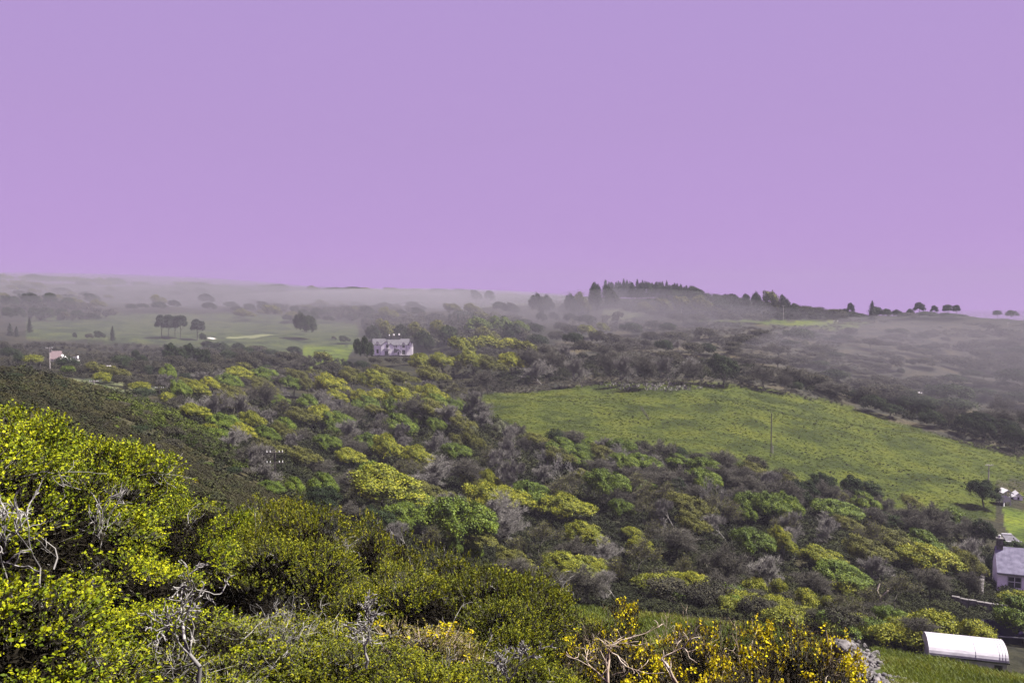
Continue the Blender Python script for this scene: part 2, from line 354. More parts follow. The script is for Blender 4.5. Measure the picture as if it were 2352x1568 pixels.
def twiggy(seed, depth=5, L=.3, r=.02, spread=.5, up=.25, nkids=(2, 4), minr=.0022, stems=1, lean=.0, fuzz=0):
    rng = np.random.default_rng(seed); S = []; lv = []
    for s in range(stems):
        d = np.array([rng.normal() * .35 * (stems > 1) - lean, rng.normal() * .35 * (stems > 1), 1.]); d /= np.linalg.norm(d)
        grow(rng, (rng.normal() * .03 * (stems > 1), rng.normal() * .03 * (stems > 1), 0), d, L, r, depth, S, spread, up, nkids, .74, .2, 3, lv)
    S = np.array(S); lv = np.array(lv); S[:, 6:8] = np.maximum(S[:, 6:8], minr)
    if fuzz:                       # fine outer twigs
        tips = S[lv >= depth - 1]; i = rng.integers(0, len(tips), fuzz); p = tips[i, 3:6] * .6 + tips[i, :3] * .4
        d = unit(unit(tips[i, 3:6] - tips[i, :3]) + rng.normal(size=(fuzz, 3)) * .6 + np.array([0, 0, .25]))
        T = np.concatenate([p, p + d * rng.uniform(.03, .085, (fuzz, 1)), np.full((fuzz, 1), minr), np.full((fuzz, 1), minr * .5)], 1)
        S = np.concatenate([S, T]); lv = np.concatenate([lv, np.full(fuzz, depth + 1)])
    zs = S[:, [2, 5]].max(); w = np.percentile(np.abs(S[:, [0, 1, 3, 4]]), 99.5) * 2
    S[:, [0, 1, 3, 4]] /= w; S[:, [2, 5]] /= zs
    return S, lv
def merge(parts):
    """parts: list of (V, Q, rnd, matindex)"""
    V = []; Q = []; R = []; I = []; b = 0
    for v, q, r, m_ in parts:
        V.append(v); Q.append(q + b); R.append(np.broadcast_to(r, (len(q),))); I.append(np.full(len(q), m_)); b += len(v)
    return np.concatenate(V), np.concatenate(Q), np.concatenate(R), np.concatenate(I)

P = {}                                 # prototypes: kind -> list of dict(part name -> mesh)
def trunk_mesh(seed, h=.55, r=.03, lean=0, name='trunk'):
    rng = np.random.default_rng(seed); S = []
    grow(rng, (0, 0, -.04), (-lean, 0, 1), h * .75, r, 3, S, .6, .25, (2, 3), .62, .12, 3)
    V, Q, i = tubes(np.array(S), 5)
    return mesh_np(name, V, Q, [M['bark']])
def add_leafy(kind, matname, seeds, **kw):
    for s in seeds:
        V, Q, r = crown(s, **kw); P.setdefault(kind, []).append({'crown': mesh_np(kind + '_crown', V, Q, [M[matname]], r), 'trunk': trunk_mesh(s, lean=kw.get('slope', 0) * .3)})
near = dict(n=16000, nl=30, size=.022, clump=20, slope=.45, sub=.026, r0=.08, r1=.16, cz=.52, rz=.40)
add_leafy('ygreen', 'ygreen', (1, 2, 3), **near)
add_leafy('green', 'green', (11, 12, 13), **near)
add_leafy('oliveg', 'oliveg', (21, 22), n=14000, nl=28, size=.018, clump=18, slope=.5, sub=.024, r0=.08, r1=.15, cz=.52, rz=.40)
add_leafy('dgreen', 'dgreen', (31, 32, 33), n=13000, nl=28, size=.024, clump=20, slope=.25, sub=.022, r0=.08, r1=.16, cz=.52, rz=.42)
def add_bare(kind, mname, seeds, leaf=None, nleaf=0, **kw):
    for s in seeds:
        S, lv = twiggy(s, **kw); big = lv <= 1; rng = np.random.default_rng(s)
        V, Q, i = tubes(S[big], 5); tr = mesh_np('trunk', V, Q, [M[mname]], rng.uniform(.3, .9, big.sum())[i])
        V, Q, i = tubes(S[~big], 3); n2 = (~big).sum(); rr = rng.uniform(0, 1, n2)[i]
        if nleaf:
            tips = S[lv >= kw.get('depth', 5) - 1]; j = rng.integers(0, len(tips), nleaf); PP = tips[j, 3:6] + rng.normal(size=(nleaf, 3)) * .02
            V2, Q2 = cards(PP, unit(rng.normal(size=(nleaf, 3)) + [0, 0, .5]), .016 * rng.uniform(.6, 1.4, nleaf), rng)
            V, Q, rr, mi = merge([(V, Q, rr, 0), (V2, Q2, rng.uniform(0, 1, nleaf), 1)])
            cr = mesh_np('branches', V, Q, [M[mname], M[leaf]], rr, mi=mi)
        else: cr = mesh_np('branches', V, Q, [M[mname]], rr)
        P.setdefault(kind, []).append({'branches': cr, 'trunk': tr})
add_bare('bare', 'twig', (41, 42, 43), depth=5, L=.26, r=.018, spread=.48, up=.22, nkids=(3, 4), minr=.0020, fuzz=7000, lean=.1)
add_bare('budding', 'dtwig', (51, 52, 53), leaf='oliveg', nleaf=4500, depth=5, L=.26, r=.018, spread=.5, up=.2, nkids=(3, 4), minr=.0018, fuzz=3500, lean=.15)
add_bare('pale_bare', 'lichen', (61, 62), depth=5, L=.27, r=.016, spread=.5, up=.18, nkids=(2, 3), minr=.0026, stems=2, fuzz=500)
add_bare('dark_bare', 'dtwig', (71, 72), leaf='scrub', nleaf=3000, depth=5, L=.25, r=.018, spread=.5, up=.2, nkids=(3, 4), minr=.0022, fuzz=6000, lean=.1)
def conifer(seed, pine=False, n=1700):
    rng = np.random.default_rng(seed)
    t = rng.uniform(0, 1, n) ** .8
    if pine:
        c, rad = lobes(rng, 30, .32, .36, .60, .09, .15); li = rng.integers(0, 30, n); d = unit(rng.normal(size=(n, 3)) * [1, 1, .6])
        PP = c[li] + d * rad[li][:, None] * [1.1, 1.1, .85]
    else:
        z = .06 + .94 * (1 - t); tier = np.floor(z * 11) / 11; k = (z - tier) * 11
        rr = (1 - z) ** .75 * .5 * (1 - .45 * k) * rng.uniform(.35, 1.08, n); th = rng.uniform(0, 2 * PI, n)
        rr *= .8 + .3 * np.sin(th * 3 + tier * 40)
        PP = np.stack([rr * np.cos(th), rr * np.sin(th), z], 1); d = unit(PP * [1, 1, 0] + [0, 0, .25])
    V, Q = cards(PP, unit(d + rng.normal(size=(n, 3)) * .5), (.055 if pine else .075) * rng.uniform(.5, 1.3, n), rng, .6)
    S, i_ = [], 0
    S = [(0, 0, -.05, .01, 0, .5, .022, .016), (.01, 0, .5, 0, 0, .92, .016, .004)]
    if pine: S += [(0, 0, .3 + .08 * j, .28 * math.cos(j * 2.3), .28 * math.sin(j * 2.3), .55 + .06 * j, .012, .004) for j in range(5)]
    V2, Q2, i = tubes(np.array(S), 6)
    return V, Q, rng.uniform(0, 1, n), V2, Q2
for s in (81, 82, 83):
    V, Q, r, V2, Q2 = conifer(s); P.setdefault('conifer', []).append({'crown': mesh_np('conifer_crown', V, Q, [M['conif']], r), 'trunk': mesh_np('trunk', V2, Q2, [M['bark']])})
for s in (84, 85):
    V, Q, r, V2, Q2 = conifer(s, True, 6500); P.setdefault('pine', []).append({'crown': mesh_np('pine_crown', V, Q, [M['conif']], r), 'trunk': mesh_np('trunk', V2, Q2, [M['bark']])})
# low-detail far crowns and shrubs: one mesh each
def add_single(kind, mname, seeds, **kw):
    for s in seeds:
        V, Q, r = crown(s, **kw); P.setdefault(kind, []).append({'': mesh_np(kind, V, Q, [M[mname]], r)})
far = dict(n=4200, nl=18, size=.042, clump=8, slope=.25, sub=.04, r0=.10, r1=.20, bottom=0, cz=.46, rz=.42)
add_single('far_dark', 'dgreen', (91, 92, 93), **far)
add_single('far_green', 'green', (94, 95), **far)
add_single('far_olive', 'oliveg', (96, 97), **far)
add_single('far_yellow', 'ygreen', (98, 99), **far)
shr = dict(n=4200, nl=16, size=.036, clump=8, slope=.2, sub=.045, r0=.14, r1=.22, cz=.42, rz=.3, bottom=0)
add_single('shrub_dark', 'scrub', (101, 102, 103), **shr)
add_single('shrub_green', 'green', (104, 105), **shr)
add_single('shrub_yellow', 'ygreen', (106, 107), **shr)
add_single('shrub_brown', 'brown', (108, 109), **shr)
add_single('shrub_pale', 'pale', (110,), **shr)
add_single('shrub_black', 'dgreen', (111, 112), **shr)
#@@PART2
# ------------------------------------------------------------------ the ground: one sheet
C_SOIL, C_FIELD, C_HEATH, C_SCRUB, C_GOLF, C_PALE, C_LAWN, C_GRASS, C_ROCK, C_HILL = range(10)
COVER = {C_SOIL: (.022, .022, .014), C_FIELD: (.044, .058, .007), C_HEATH: (.044, .042, .022), C_SCRUB: (.048, .045, .035), C_GOLF: (.040, .054, .022),
         C_PALE: (.075, .085, .045), C_LAWN: (.070, .098, .012), C_GRASS: (.045, .062, .010), C_ROCK: (.15, .14, .135), C_HILL: (.048, .050, .040)}
FIELD = [(1040,912),(1120,903),(1250,897),(1330,886),(1400,876),(1560,876),(1720,886),(1800,898),(1930,925),(2030,960),(2200,1010),(2352,1035),(2600,1080),(2600,1180),(2352,1150),(2300,1112),(2285,1150),(2290,1190),(2200,1195),(2050,1165),(1900,1118),(1760,1085),(1600,1050),(1440,1035),(1300,1022),(1240,1015),(1180,975),(1100,950)]
AREAS = [  # (cover, polygon in the picture, nearest and farthest range)
 (C_HEATH, [(-900,700),(0,838),(60,856),(150,880),(330,925),(600,1080),(720,1180),(400,1300),(-900,1300)], 22, 190),
 (C_SCRUB, [(1380,735),(1600,742),(1900,745),(2010,720),(2700,715),(2700,1100),(2352,1060),(2100,985),(1900,930),(1700,890),(1400,880),(1200,905),(1100,900),(1250,800)], 240, 640),
 (C_GOLF, [(60,728),(250,722),(560,718),(700,730),(820,745),(830,800),(800,812),(700,806),(640,812),(560,806),(480,800),(300,790),(180,782),(60,775)], 330, 1200),
 (C_LAWN, [(700,792),(812,795),(790,840),(770,850),(700,850),(690,820)], 330, 600),
 (C_PALE, [(1000,672),(1240,676),(1260,700),(1100,705),(980,690)], 500, 1300),
 (C_PALE, [(1385,712),(1420,712),(1508,728),(1440,736),(1385,734)], 400, 900),
 (C_LAWN, [(1600,737),(1760,735),(1900,738),(2010,736),(1960,752),(1925,758),(1830,746),(1700,742)], 380, 700),
 (C_PALE, [(140,868),(240,872),(360,890),(370,900),(300,902),(190,888)], 190, 420),
 (C_HILL, [(-700,640),(1100,640),(1300,690),(1000,705),(-700,705)], 800, 1600),
 (C_FIELD, FIELD, 150, 420),
 (C_HEATH, [(2284,1108),(2352,1100),(2600,1100),(2600,1135),(2352,1132),(2290,1130)], 180, 420),
 (C_LAWN, [(2304,1165),(2352,1178),(2600,1210),(2600,1300),(2340,1250),(2318,1222),(2308,1200)], 130, 330),
 (C_GRASS, [(1180,1290),(1500,1370),(1800,1450),(2060,1440),(2200,1490),(2600,1540),(2600,1800),(1700,1800),(1200,1560)], 18, 80),
 (C_ROCK, [(1905,1462),(1960,1470),(2020,1500),(2035,1525),(2000,1545),(2080,1560),(2140,1600),(1960,1620),(1900,1530)], 6, 60),
]
def land(x, y, z):
    u, v = project(x, y, z); r = np.hypot(x, y)
    far_ = np.clip((r - 50) / 60, 0, 1)
    u = u + far_ * (fbm(x / 7, y / 7, 2, 31) - .5) * 1500 / np.maximum(r, 8); v = v + far_ * (fbm(x / 7, y / 7, 2, 37) - .5) * 420 / np.maximum(r, 8)
    c = np.full(x.shape, C_SOIL); front = y > 1
    for code, poly, d0, d1 in AREAS: c[inpoly(u, v, poly) & (r > d0) & (r < d1) & front] = code
    return c
def build_ground():
    az = np.concatenate([np.radians(np.arange(-180, -42, 6)), np.linspace(math.radians(-41), math.radians(41), 760), np.radians(np.arange(48, 181, 6))])
    rr = np.exp(np.linspace(math.log(.6), math.log(1498), 420))
    A, R = np.meshgrid(az, rr, indexing='ij'); X = R * np.sin(A); Y = R * np.cos(A); Z = H(X, Y)
    n1, n2 = A.shape; c = land(X.ravel(), Y.ravel(), Z.ravel())
    V = np.stack([X.ravel(), Y.ravel(), Z.ravel()], 1); V = np.concatenate([V, [[0, 0, float(H(0.0, .6))]]])
    i, j = np.meshgrid(np.arange(n1 - 1), np.arange(n2 - 1), indexing='ij'); i = i.ravel(); j = j.ravel()
    Q = np.stack([i * n2 + j, i * n2 + j + 1, (i + 1) * n2 + j + 1, (i + 1) * n2 + j], 1)
    m, n, l, b = mat('ground')
    at = n.new('ShaderNodeAttribute'); at.attribute_name = 'cover'
    tcn = n.new('ShaderNodeTexCoord')
    def noise(s, d, st=None):
        q = n.new('ShaderNodeTexNoise'); q.inputs['Scale'].default_value = s; q.inputs['Detail'].default_value = d
        l.new(tcn.outputs['Object'], q.inputs[0]); return q
    n1_ = noise(.09, 5); n2_ = noise(.9, 5)
    r1 = ramp(n, l, n1_.outputs[0], [(.38, (.50, .55, .60)), (.5, (1, 1, 1)), (.68, (1.45, 1.28, 1.0))])
    r2 = ramp(n, l, n2_.outputs[0], [(.36, (.45, .47, .50)), (.5, (1, 1, 1)), (.7, (1.35, 1.3, 1.2))])
    mu = n.new('ShaderNodeMixRGB'); mu.blend_type = 'MULTIPLY'; mu.inputs[0].default_value = 1; l.new(at.outputs['Color'], mu.inputs[1]); l.new(r1.outputs[0], mu.inputs[2])
    mv = n.new('ShaderNodeMixRGB'); mv.blend_type = 'MULTIPLY'; mv.inputs[0].default_value = .8; l.new(mu.outputs[0], mv.inputs[1]); l.new(r2.outputs[0], mv.inputs[2])
    l.new(mv.outputs[0], b.inputs['Base Color']); b.inputs['Roughness'].default_value = .95; b.inputs['Specular IOR Level'].default_value = .1
    bp = n.new('ShaderNodeBump'); bp.inputs['Strength'].default_value = .8; bp.inputs['Distance'].default_value = .5
    l.new(n2_.outputs[0], bp.inputs['Height']); l.new(bp.outputs[0], b.inputs['Normal'])
    me = mesh_np('ground', V, Q, [m], smooth=True)
    cols = np.array([COVER[k] for k in range(10)]); cc = np.ones((len(V), 4), np.float32); cc[:-1, :3] = cols[c] * .72
    a = me.color_attributes.new('cover', 'FLOAT_COLOR', 'POINT'); a.data.foreach_set('color', cc.ravel())
    o = link('ground', me); o['kind'] = 'structure'; return o
build_ground()

# ------------------------------------------------------------------ landmarks used in the labels
LM = [(905,800,'the white gabled house'),(150,830,'the far pink-roofed cottage'),(392,750,'the clump of golf pines'),(453,755,'the lone round golf pine'),
 (702,750,'the tall dark golf-course tree'),(755,820,'the small bright green field'),(585,773,'the pale putting green'),(632,1065,'the twin-armed telegraph pole'),
 (1771,1000,'the tall pole in the field'),(1495,670,'the hilltop conifer wood'),(1660,850,'the pyramidal dark tree'),
 (1240,1000,'the left corner of the big field'),(1500,900,'the top edge of the big field'),(1450,1030,'the bottom edge of the big field'),
 (1950,960,'the upper right of the big field'),(1650,1130,'the spreading bare tree'),(895,1120,'the largest yellow-green tree'),
 (1068,1205,'the round green tree by the hedge'),(1310,1070,'the pale lichen-covered trees'),(2320,1300,'the slate-roofed white cottage'),
 (2230,1490,'the white barrel-roofed shelter'),(2313,1138,'the white lookout tower'),(2330,1240,'the dark flat-roofed shed'),(2025,1365,'the dead white-limbed tree'),
 (1940,745,'the bright green knoll on the right'),(2190,715,'the pines on the right skyline'),(1110,675,'the twin skyline trees'),
 (250,1000,'the dark heath slope'),(1350,1360,'the grass bank behind the hedge'),(300,880,'the pale field beyond the heath'),(60,700,'the misty ridge on the left'),
 (1700,760,'the right-hand hill'),(2200,860,'the misty right-hand hillside'),(2260,1440,'the yellow bush behind the shelter'),(950,745,'the woods behind the white house')]
NAMES = {'ygreen': ('broadleaf_tree', 'tree', 'yellow-green leafy tree'), 'green': ('broadleaf_tree', 'tree', 'fresh green leafy tree'), 'oliveg': ('broadleaf_tree', 'tree', 'olive-brown budding tree'),
 'dgreen': ('evergreen_tree', 'tree', 'dark evergreen tree'), 'bare': ('bare_tree', 'bare tree', 'grey leafless tree'), 'budding': ('budding_tree', 'tree', 'brownish budding tree'),
 'pale_bare': ('bare_tree', 'bare tree', 'whitish leafless tree'), 'dark_bare': ('bare_tree', 'bare tree', 'dark leafless tree'), 'conifer': ('conifer_tree', 'conifer', 'dark pointed conifer'),
 'pine': ('pine_tree', 'pine', 'dark spreading pine'), 'far_dark': ('distant_tree', 'tree', 'dark hazy tree'), 'far_green': ('distant_tree', 'tree', 'hazy green tree'), 'far_olive': ('distant_tree', 'tree', 'hazy olive tree'),
 'far_yellow': ('distant_tree', 'tree', 'yellow-green hazy tree'), 'shrub_dark': ('shrub', 'shrub', 'low dark brown shrub'), 'shrub_green': ('shrub', 'shrub', 'low green shrub'), 'shrub_yellow': ('shrub', 'shrub', 'low yellow-green bush'),
 'shrub_brown': ('shrub', 'shrub', 'low dead-brown bush'), 'shrub_pale': ('shrub', 'shrub', 'pale grey-green shrub'), 'shrub_black': ('shrub', 'shrub', 'near-black shrub')}
PLANTS = []; RND = random.Random(5)
def plant(kind, u0, u1, vt, vb, label=None, at=None, rz=None, k=None):
    """one plant standing at the place seen at the foot (u, vb); u0..u1 its width, vt its top, in the picture"""
    u = (u0 + u1) / 2
    x, y, z, d = at if at else hit(u, vb)
    dep = y * CP - z * SP; _, vv = project(x, y, z)
    w = (u1 - u0) * dep / F; h = max(.4, (vv - vt) * dep / F)
    pr = P[kind][RND.randrange(len(P[kind])) if k is None else k % len(P[kind])]
    nm, cat, desc = NAMES[kind]; rz = RND.uniform(-.35, .35) if rz is None else rz
    sc = (w, w * RND.uniform(.8, 1.0), h)
    if len(pr) == 1:
        o = link(nm, pr['']); o.location = (x, y, z - .15); o.rotation_euler = (0, 0, rz); o.scale = sc
    else:
        o = empty(nm, (x, y, z - .1), rz, sc)
        for pn, me in pr.items(): link(pn, me, o)
    PLANTS.append(dict(o=o, u=u, v=(vt + vb) / 2, d=d, w=u1 - u0, vt=vt, vb=vb, desc=desc, cat=cat, label=label, kind=kind))
    return o
T = """
pine 350 392 719 776 | pine 368 406 717 777 | pine 384 420 720 775 | pine 396 434 718 777 | pine 430 476 729 781 | shrub_black 457 477 762 787 | conifer 247 270 748 784
conifer 10 36 741 772 | conifer 56 80 729 764 | conifer 28 48 748 774 | far_dark 165 178 762 781 | shrub_dark 195 216 764 780 | far_dark 214 242 758 782
far_dark 0 34 703 740 | far_dark 30 64 702 738 | far_dark 60 96 704 738 | far_dark 90 130 702 737 | far_dark 124 160 706 737 | far_dark 158 196 710 737 | far_dark 200 236 718 738
far_dark 50 100 668 710 | far_dark 96 134 670 708 | far_dark 0 56 676 712
dgreen 375 430 785 846 | dgreen 418 470 786 848 | dgreen 452 490 800 852 | green 367 410 832 892 | shrub_black 302 322 800 832 | shrub_black 316 340 812 842
green 390 440 868 930 | ygreen 430 486 868 928 | ygreen 460 515 861 905 | ygreen 515 590 838 885 | green 500 560 852 905 | bare 470 545 888 968 | bare 530 610 895 975 | dark_bare 585 650 870 950
far_dark 674 716 712 782 | far_dark 690 732 722 780 | shrub_dark 760 773 771 781 | far_dark 776 806 769 790 | far_dark 658 699 792 817
far_dark 808 834 774 838 | far_dark 826 850 768 842 | far_dark 840 862 782 836 | shrub_black 784 812 829 846 | shrub_black 812 850 826 850 | shrub_dark 845 880 817 838 | shrub_dark 880 925 818 840 | shrub_dark 920 965 816 838
far_dark 840 880 742 800 | far_olive 870 920 732 790 | far_dark 905 945 738 795 | far_olive 935 990 734 800 | far_dark 950 1000 752 815 | far_olive 985 1040 730 790 | far_dark 1000 1060 745 805 | far_olive 860 900 728 770
conifer 1026 1040 720 752 | conifer 1044 1060 718 752 | conifer 1058 1074 721 752 | conifer 1080 1096 718 750
far_green 1064 1130 724 778 | far_green 1118 1180 722 776 | far_olive 1090 1150 745 795 | far_dark 1150 1200 740 790 | far_green 1168 1215 732 775
far_yellow 1020 1090 768 820 | far_yellow 1075 1150 766 815 | far_yellow 1130 1200 772 818 | far_olive 1170 1240 778 830
ygreen 935 1005 808 868 | ygreen 985 1060 804 868 | ygreen 1050 1125 800 862 | oliveg 1100 1170 812 880 | ygreen 1140 1215 806 866 | dark_bare 1090 1150 845 905 | oliveg 960 1040 836 900
green 646 705 858 912 | oliveg 690 735 862 915 | ygreen 722 808 850 930 | oliveg 783 855 838 912 | ygreen 825 910 843 915 | oliveg 850 935 834 900 | oliveg 900 970 848 900
ygreen 886 980 882 968 | green 880 940 905 985 | dark_bare 912 1015 897 990 | bare 1005 1090 920 990 | green 980 1030 955 1010
far_dark 1078 1108 664 698 | far_dark 1108 1140 666 699
far_dark 1214 1262 668 738 | far_dark 1240 1275 672 730 | far_dark 1296 1330 668 738 | far_olive 1318 1358 665 735 | far_dark 1348 1386 645 738 | far_dark 1380 1420 652 725
shrub_black 1188 1224 730 748 | far_dark 1230 1259 712 746 | far_dark 1260 1287 713 742 | far_dark 1295 1330 716 748
far_dark 1678 1705 674 722 | far_dark 1700 1726 672 722 | far_dark 1724 1752 665 724 | far_olive 1746 1792 664 722 | far_dark 1786 1814 674 724
far_dark 1812 1836 694 730 | shrub_dark 1830 1870 699 730 | shrub_dark 1860 1905 702 731 | shrub_dark 1895 1945 708 732 | pine 1942 1965 692 735 | conifer 1984 2021 690 736 | far_dark 1996 2030 702 735 | far_dark 2022 2050 707 735 | far_dark 2046 2076 708 735
far_dark 2080 2102 706 732 | pine 2095 2128 691 730 | pine 2135 2157 699 728 | pine 2163 2190 696 728 | pine 2184 2210 697 728 | pine 2278 2304 710 733 | far_dark 2308 2340 711 734 | far_dark 2098 2160 714 732 | far_dark 2150 2216 717 731 | shrub_dark 2060 2110 716 734 | far_dark 1940 1990 714 735
far_olive 1500 1545 682 728 | far_olive 1540 1590 676 728 | far_olive 1585 1640 674 730 | far_yellow 1580 1630 690 726 | far_dark 1630 1685 684 730 | far_yellow 1625 1670 694 728 | far_olive 1460 1510 690 728
shrub_dark 1640 1700 715 742 | shrub_dark 1700 1760 718 742 | shrub_dark 1530 1580 718 745 | shrub_dark 1575 1630 720 744
dark_bare 1180 1260 792 862 | dark_bare 1240 1320 796 868 | bare 1200 1290 820 885 | bare 1300 1375 812 890 | dark_bare 1370 1440 800 880 | bare 1410 1480 808 886 | dark_bare 1450 1520 815 890 | bare 1500 1580 810 882 | dark_bare 1560 1630 820 885
shrub_black 1290 1345 760 800 | shrub_dark 1350 1400 755 795 | shrub_black 1420 1480 738 772 | shrub_dark 1515 1590 760 790 | shrub_dark 1590 1650 750 780 | far_yellow 1320 1375 742 778 | far_yellow 1365 1400 738 765
dgreen 1624 1700 808 890 | dark_bare 1712 1800 828 898 | dark_bare 1780 1830 850 905
shrub_pale 1838 1859 778 797 | shrub_dark 1934 1972 750 774 | shrub_dark 2012 2076 769 785 | shrub_dark 2160 2185 772 788 | shrub_black 2080 2105 822 841 | shrub_black 2060 2082 842 862 | shrub_black 1814 1848 874 900
shrub_dark 1960 2028 884 926 | shrub_dark 2040 2075 820 850 | shrub_dark 2300 2352 815 850 | shrub_dark 2255 2300 740 760 | shrub_dark 1850 1920 790 815 | shrub_dark 2060 2110 790 812
dgreen 2060 2110 905 945 | dgreen 2100 2150 915 965 | dark_bare 2150 2215 925 985 | dgreen 2190 2240 950 1000 | shrub_pale 2170 2225 948 985 | dgreen 2230 2290 962 1015 | dark_bare 2270 2340 900 975 | dgreen 2300 2360 975 1040 | dark_bare 2330 2400 930 1010
green 588 645 970 1030 | oliveg 625 682 962 1030 | green 722 790 992 1052 | green 752 786 965 1010 | ygreen 852 930 990 1078 | ygreen 920 1000 1018 1085 | ygreen 768 850 1024 1085 | bare 905 975 968 1035 | bare 975 1045 985 1055
bare 935 1105 1040 1142 | oliveg 1050 1110 1070 1142 | ygreen 1095 1152 1072 1142 | ygreen 798 990 1058 1200 | green 710 785 1080 1160 | dgreen 698 792 1112 1182 | green 656 706 1090 1150 | green 594 658 1097 1140
green 986 1152 1128 1290 | green 1028 1068 1226 1290 | green 1066 1112 1240 1298 | oliveg 668 745 1020 1090 | dark_bare 700 790 1045 1105 | green 1016 1088 1012 1070 | oliveg 1060 1120 976 1065 | shrub_pale 1128 1166 961 1000 | shrub_pale 1068 1100 975 1010
shrub_black 1250 1316 980 1028 | pale_bare 1214 1268 1022 1092 | pale_bare 1262 1360 1036 1130 | bare 1148 1210 998 1072 | bare 1148 1262 1052 1155 | pale_bare 1608 1694 1088 1182 | pale_bare 1328 1370 1112 1160 | green 1344 1454 1068 1172 | green 1524 1598 1038 1080
ygreen 1230 1370 1128 1206 | green 1400 1464 1140 1206 | budding 1445 1520 1138 1210 | bare 1505 1590 1142 1215 | green 1720 1818 1118 1212 | green 1690 1745 1150 1215 | budding 1172 1305 1188 1290 | ygreen 1298 1398 1188 1275 | ygreen 1428 1480 1204 1240
budding 1396 1535 1224 1350 | ygreen 1440 1510 1225 1290 | budding 1518 1625 1262 1345 | oliveg 1556 1640 1168 1256 | dark_bare 1500 1625 1198 1290 | bare 1612 1728 1180 1248 | green 1684 1785 1204 1300
green 1764 1846 1118 1208 | green 1858 1985 1138 1204 | dgreen 2222 2298 1098 1165 | oliveg 2066 2122 1130 1180 | dark_bare 2058 2130 1172 1250 | dark_bare 2120 2190 1180 1258 | bare 1788 1870 1160 1256 | bare 1860 1955 1168 1262 | dark_bare 2184 2292 1182 1260
ygreen 1764 1830 1200 1292 | ygreen 1838 1948 1248 1318 | oliveg 1945 2060 1225 1320 | ygreen 2065 2205 1238 1330 | bare 1975 2080 1265 1345 | dark_bare 2090 2190 1290 1380 | oliveg 2184 2262 1248 1345
shrub_yellow 1902 1992 1314 1375 | shrub_yellow 1814 1882 1344 1410 | shrub_yellow 1760 1815 1322 1385 | shrub_yellow 1700 1765 1318 1370 | shrub_yellow 1880 1925 1362 1415
budding 1900 1990 1355 1430 | dark_bare 1980 2070 1370 1440 | green 2010 2090 1385 1450 | dark_bare 2060 2168 1402 1485 | green 2285 2420 1365 1480 | ygreen 2300 2420 1350 1420 | shrub_yellow 2186 2290 1416 1490
dgreen 2230 2290 1190 1265 | dark_bare 2200 2262 1300 1390 | dgreen 2262 2300 1270 1330 | dgreen 2290 2400 1245 1290
"""
for row in T.split('\n'):
    for it in row.split('|'):
        q = it.split()
        if len(q) == 5: plant(q[0], *map(float, q[1:]))
# conifer wood on the hilltop
rr_ = random.Random(3); HILLW = []
for row_, (vt0, dv) in enumerate(((640, 0), (646, 6), (653, 12))):
    for i in range(19):
        u = 1392 + i * 11.6 + rr_.uniform(-3, 3) + row_ * 4; top = vt0 + max(0, (u - 1500)) * .14 + rr_.uniform(-6, 9)
        x, y, z, d = hit(u, 668 + dv + max(0, u - 1500) * .10)
        plant(rr_.choice(['conifer', 'conifer', 'far_dark']), u - rr_.uniform(12, 19), u + rr_.uniform(12, 19), top, top + 50, at=(x, y, z, d), rz=rr_.uniform(0, 6)); HILLW.append((row_, PLANTS[-1]))
# woods filling the valley between the named trees
def scatter(poly, n, kinds, w, hgt, seed, mind=.55):
    r = random.Random(seed); us = [p[0] for p in poly]; vsx = [p[1] for p in poly]; c = 0; t = 0; auth = [p_ for p_ in PLANTS if 'sc' not in p_]
    while c < n and t < n * 30:
        t += 1; u = r.uniform(min(us), max(us)); v = r.uniform(min(vsx), max(vsx))
        if not bool(inpoly(np.array([u]), np.array([v]), poly)[0]): continue
        ww = r.uniform(*w) * (0.35 + 0.65 * (v - 700) / 500); hh = ww * r.uniform(*hgt)
        if any(abs(p_['u'] - u) < (p_['w'] + ww) / 2 * mind and abs(p_['v'] - (v - hh / 2)) < (p_['w'] + ww) / 2 * mind * .6 for p_ in PLANTS): continue
        if any(v > a_['vb'] - 4 and min(u + ww / 2, a_['u'] + a_['w'] / 2) - max(u - ww / 2, a_['u'] - a_['w'] / 2) > (.4 if a_['w'] < 125 else .3) * min(ww, a_['w']) and v - hh < a_['vb'] - (.62 if a_['w'] < 125 else .42) * (a_['vb'] - a_['vt']) and v - hh > a_['vt'] - 60 for a_ in auth): continue
        plant(r.choice(kinds), u - ww / 2, u + ww / 2, v - hh, v); PLANTS[-1]['sc'] = 1; c += 1
WOOD = [(360,905),(520,880),(640,880),(760,900),(1000,905),(1050,930),(1130,975),(1200,1010),(1260,1045),(1450,1060),(1620,1075),(1800,1118),(1950,1165),(2100,1205),(2260,1225),(2290,1330),(2230,1420),(2100,1440),(1900,1445),(1700,1432),(1560,1418),(1420,1405),(1200,1375),(1060,1320),(850,1260),(720,1200),(640,1150),(560,1060),(480,1000),(400,950)]
scatter([(360,905),(640,880),(1000,905),(1130,975),(1200,1010),(1100,1060),(850,1080),(600,1050),(400,950)], 50, ['green','bare','oliveg','dark_bare','ygreen','bare'], (70, 110), (.75, .95), 11, .45)
scatter([(1200,1020),(1450,1060),(1800,1125),(2100,1205),(2200,1240),(2000,1240),(1700,1190),(1400,1130),(1200,1100)], 40, ['dark_bare','dgreen','dark_bare','oliveg','green'], (65, 100), (.7, .95), 12, .45)
scatter([(640,1120),(760,1150),(900,1200),(1050,1260),(1200,1300),(1260,1350),(1150,1340),(1000,1290),(850,1240),(700,1180)], 18, ['green','dgreen','oliveg','budding','ygreen','dgreen'], (85, 130), (.7, .9), 23, .42)
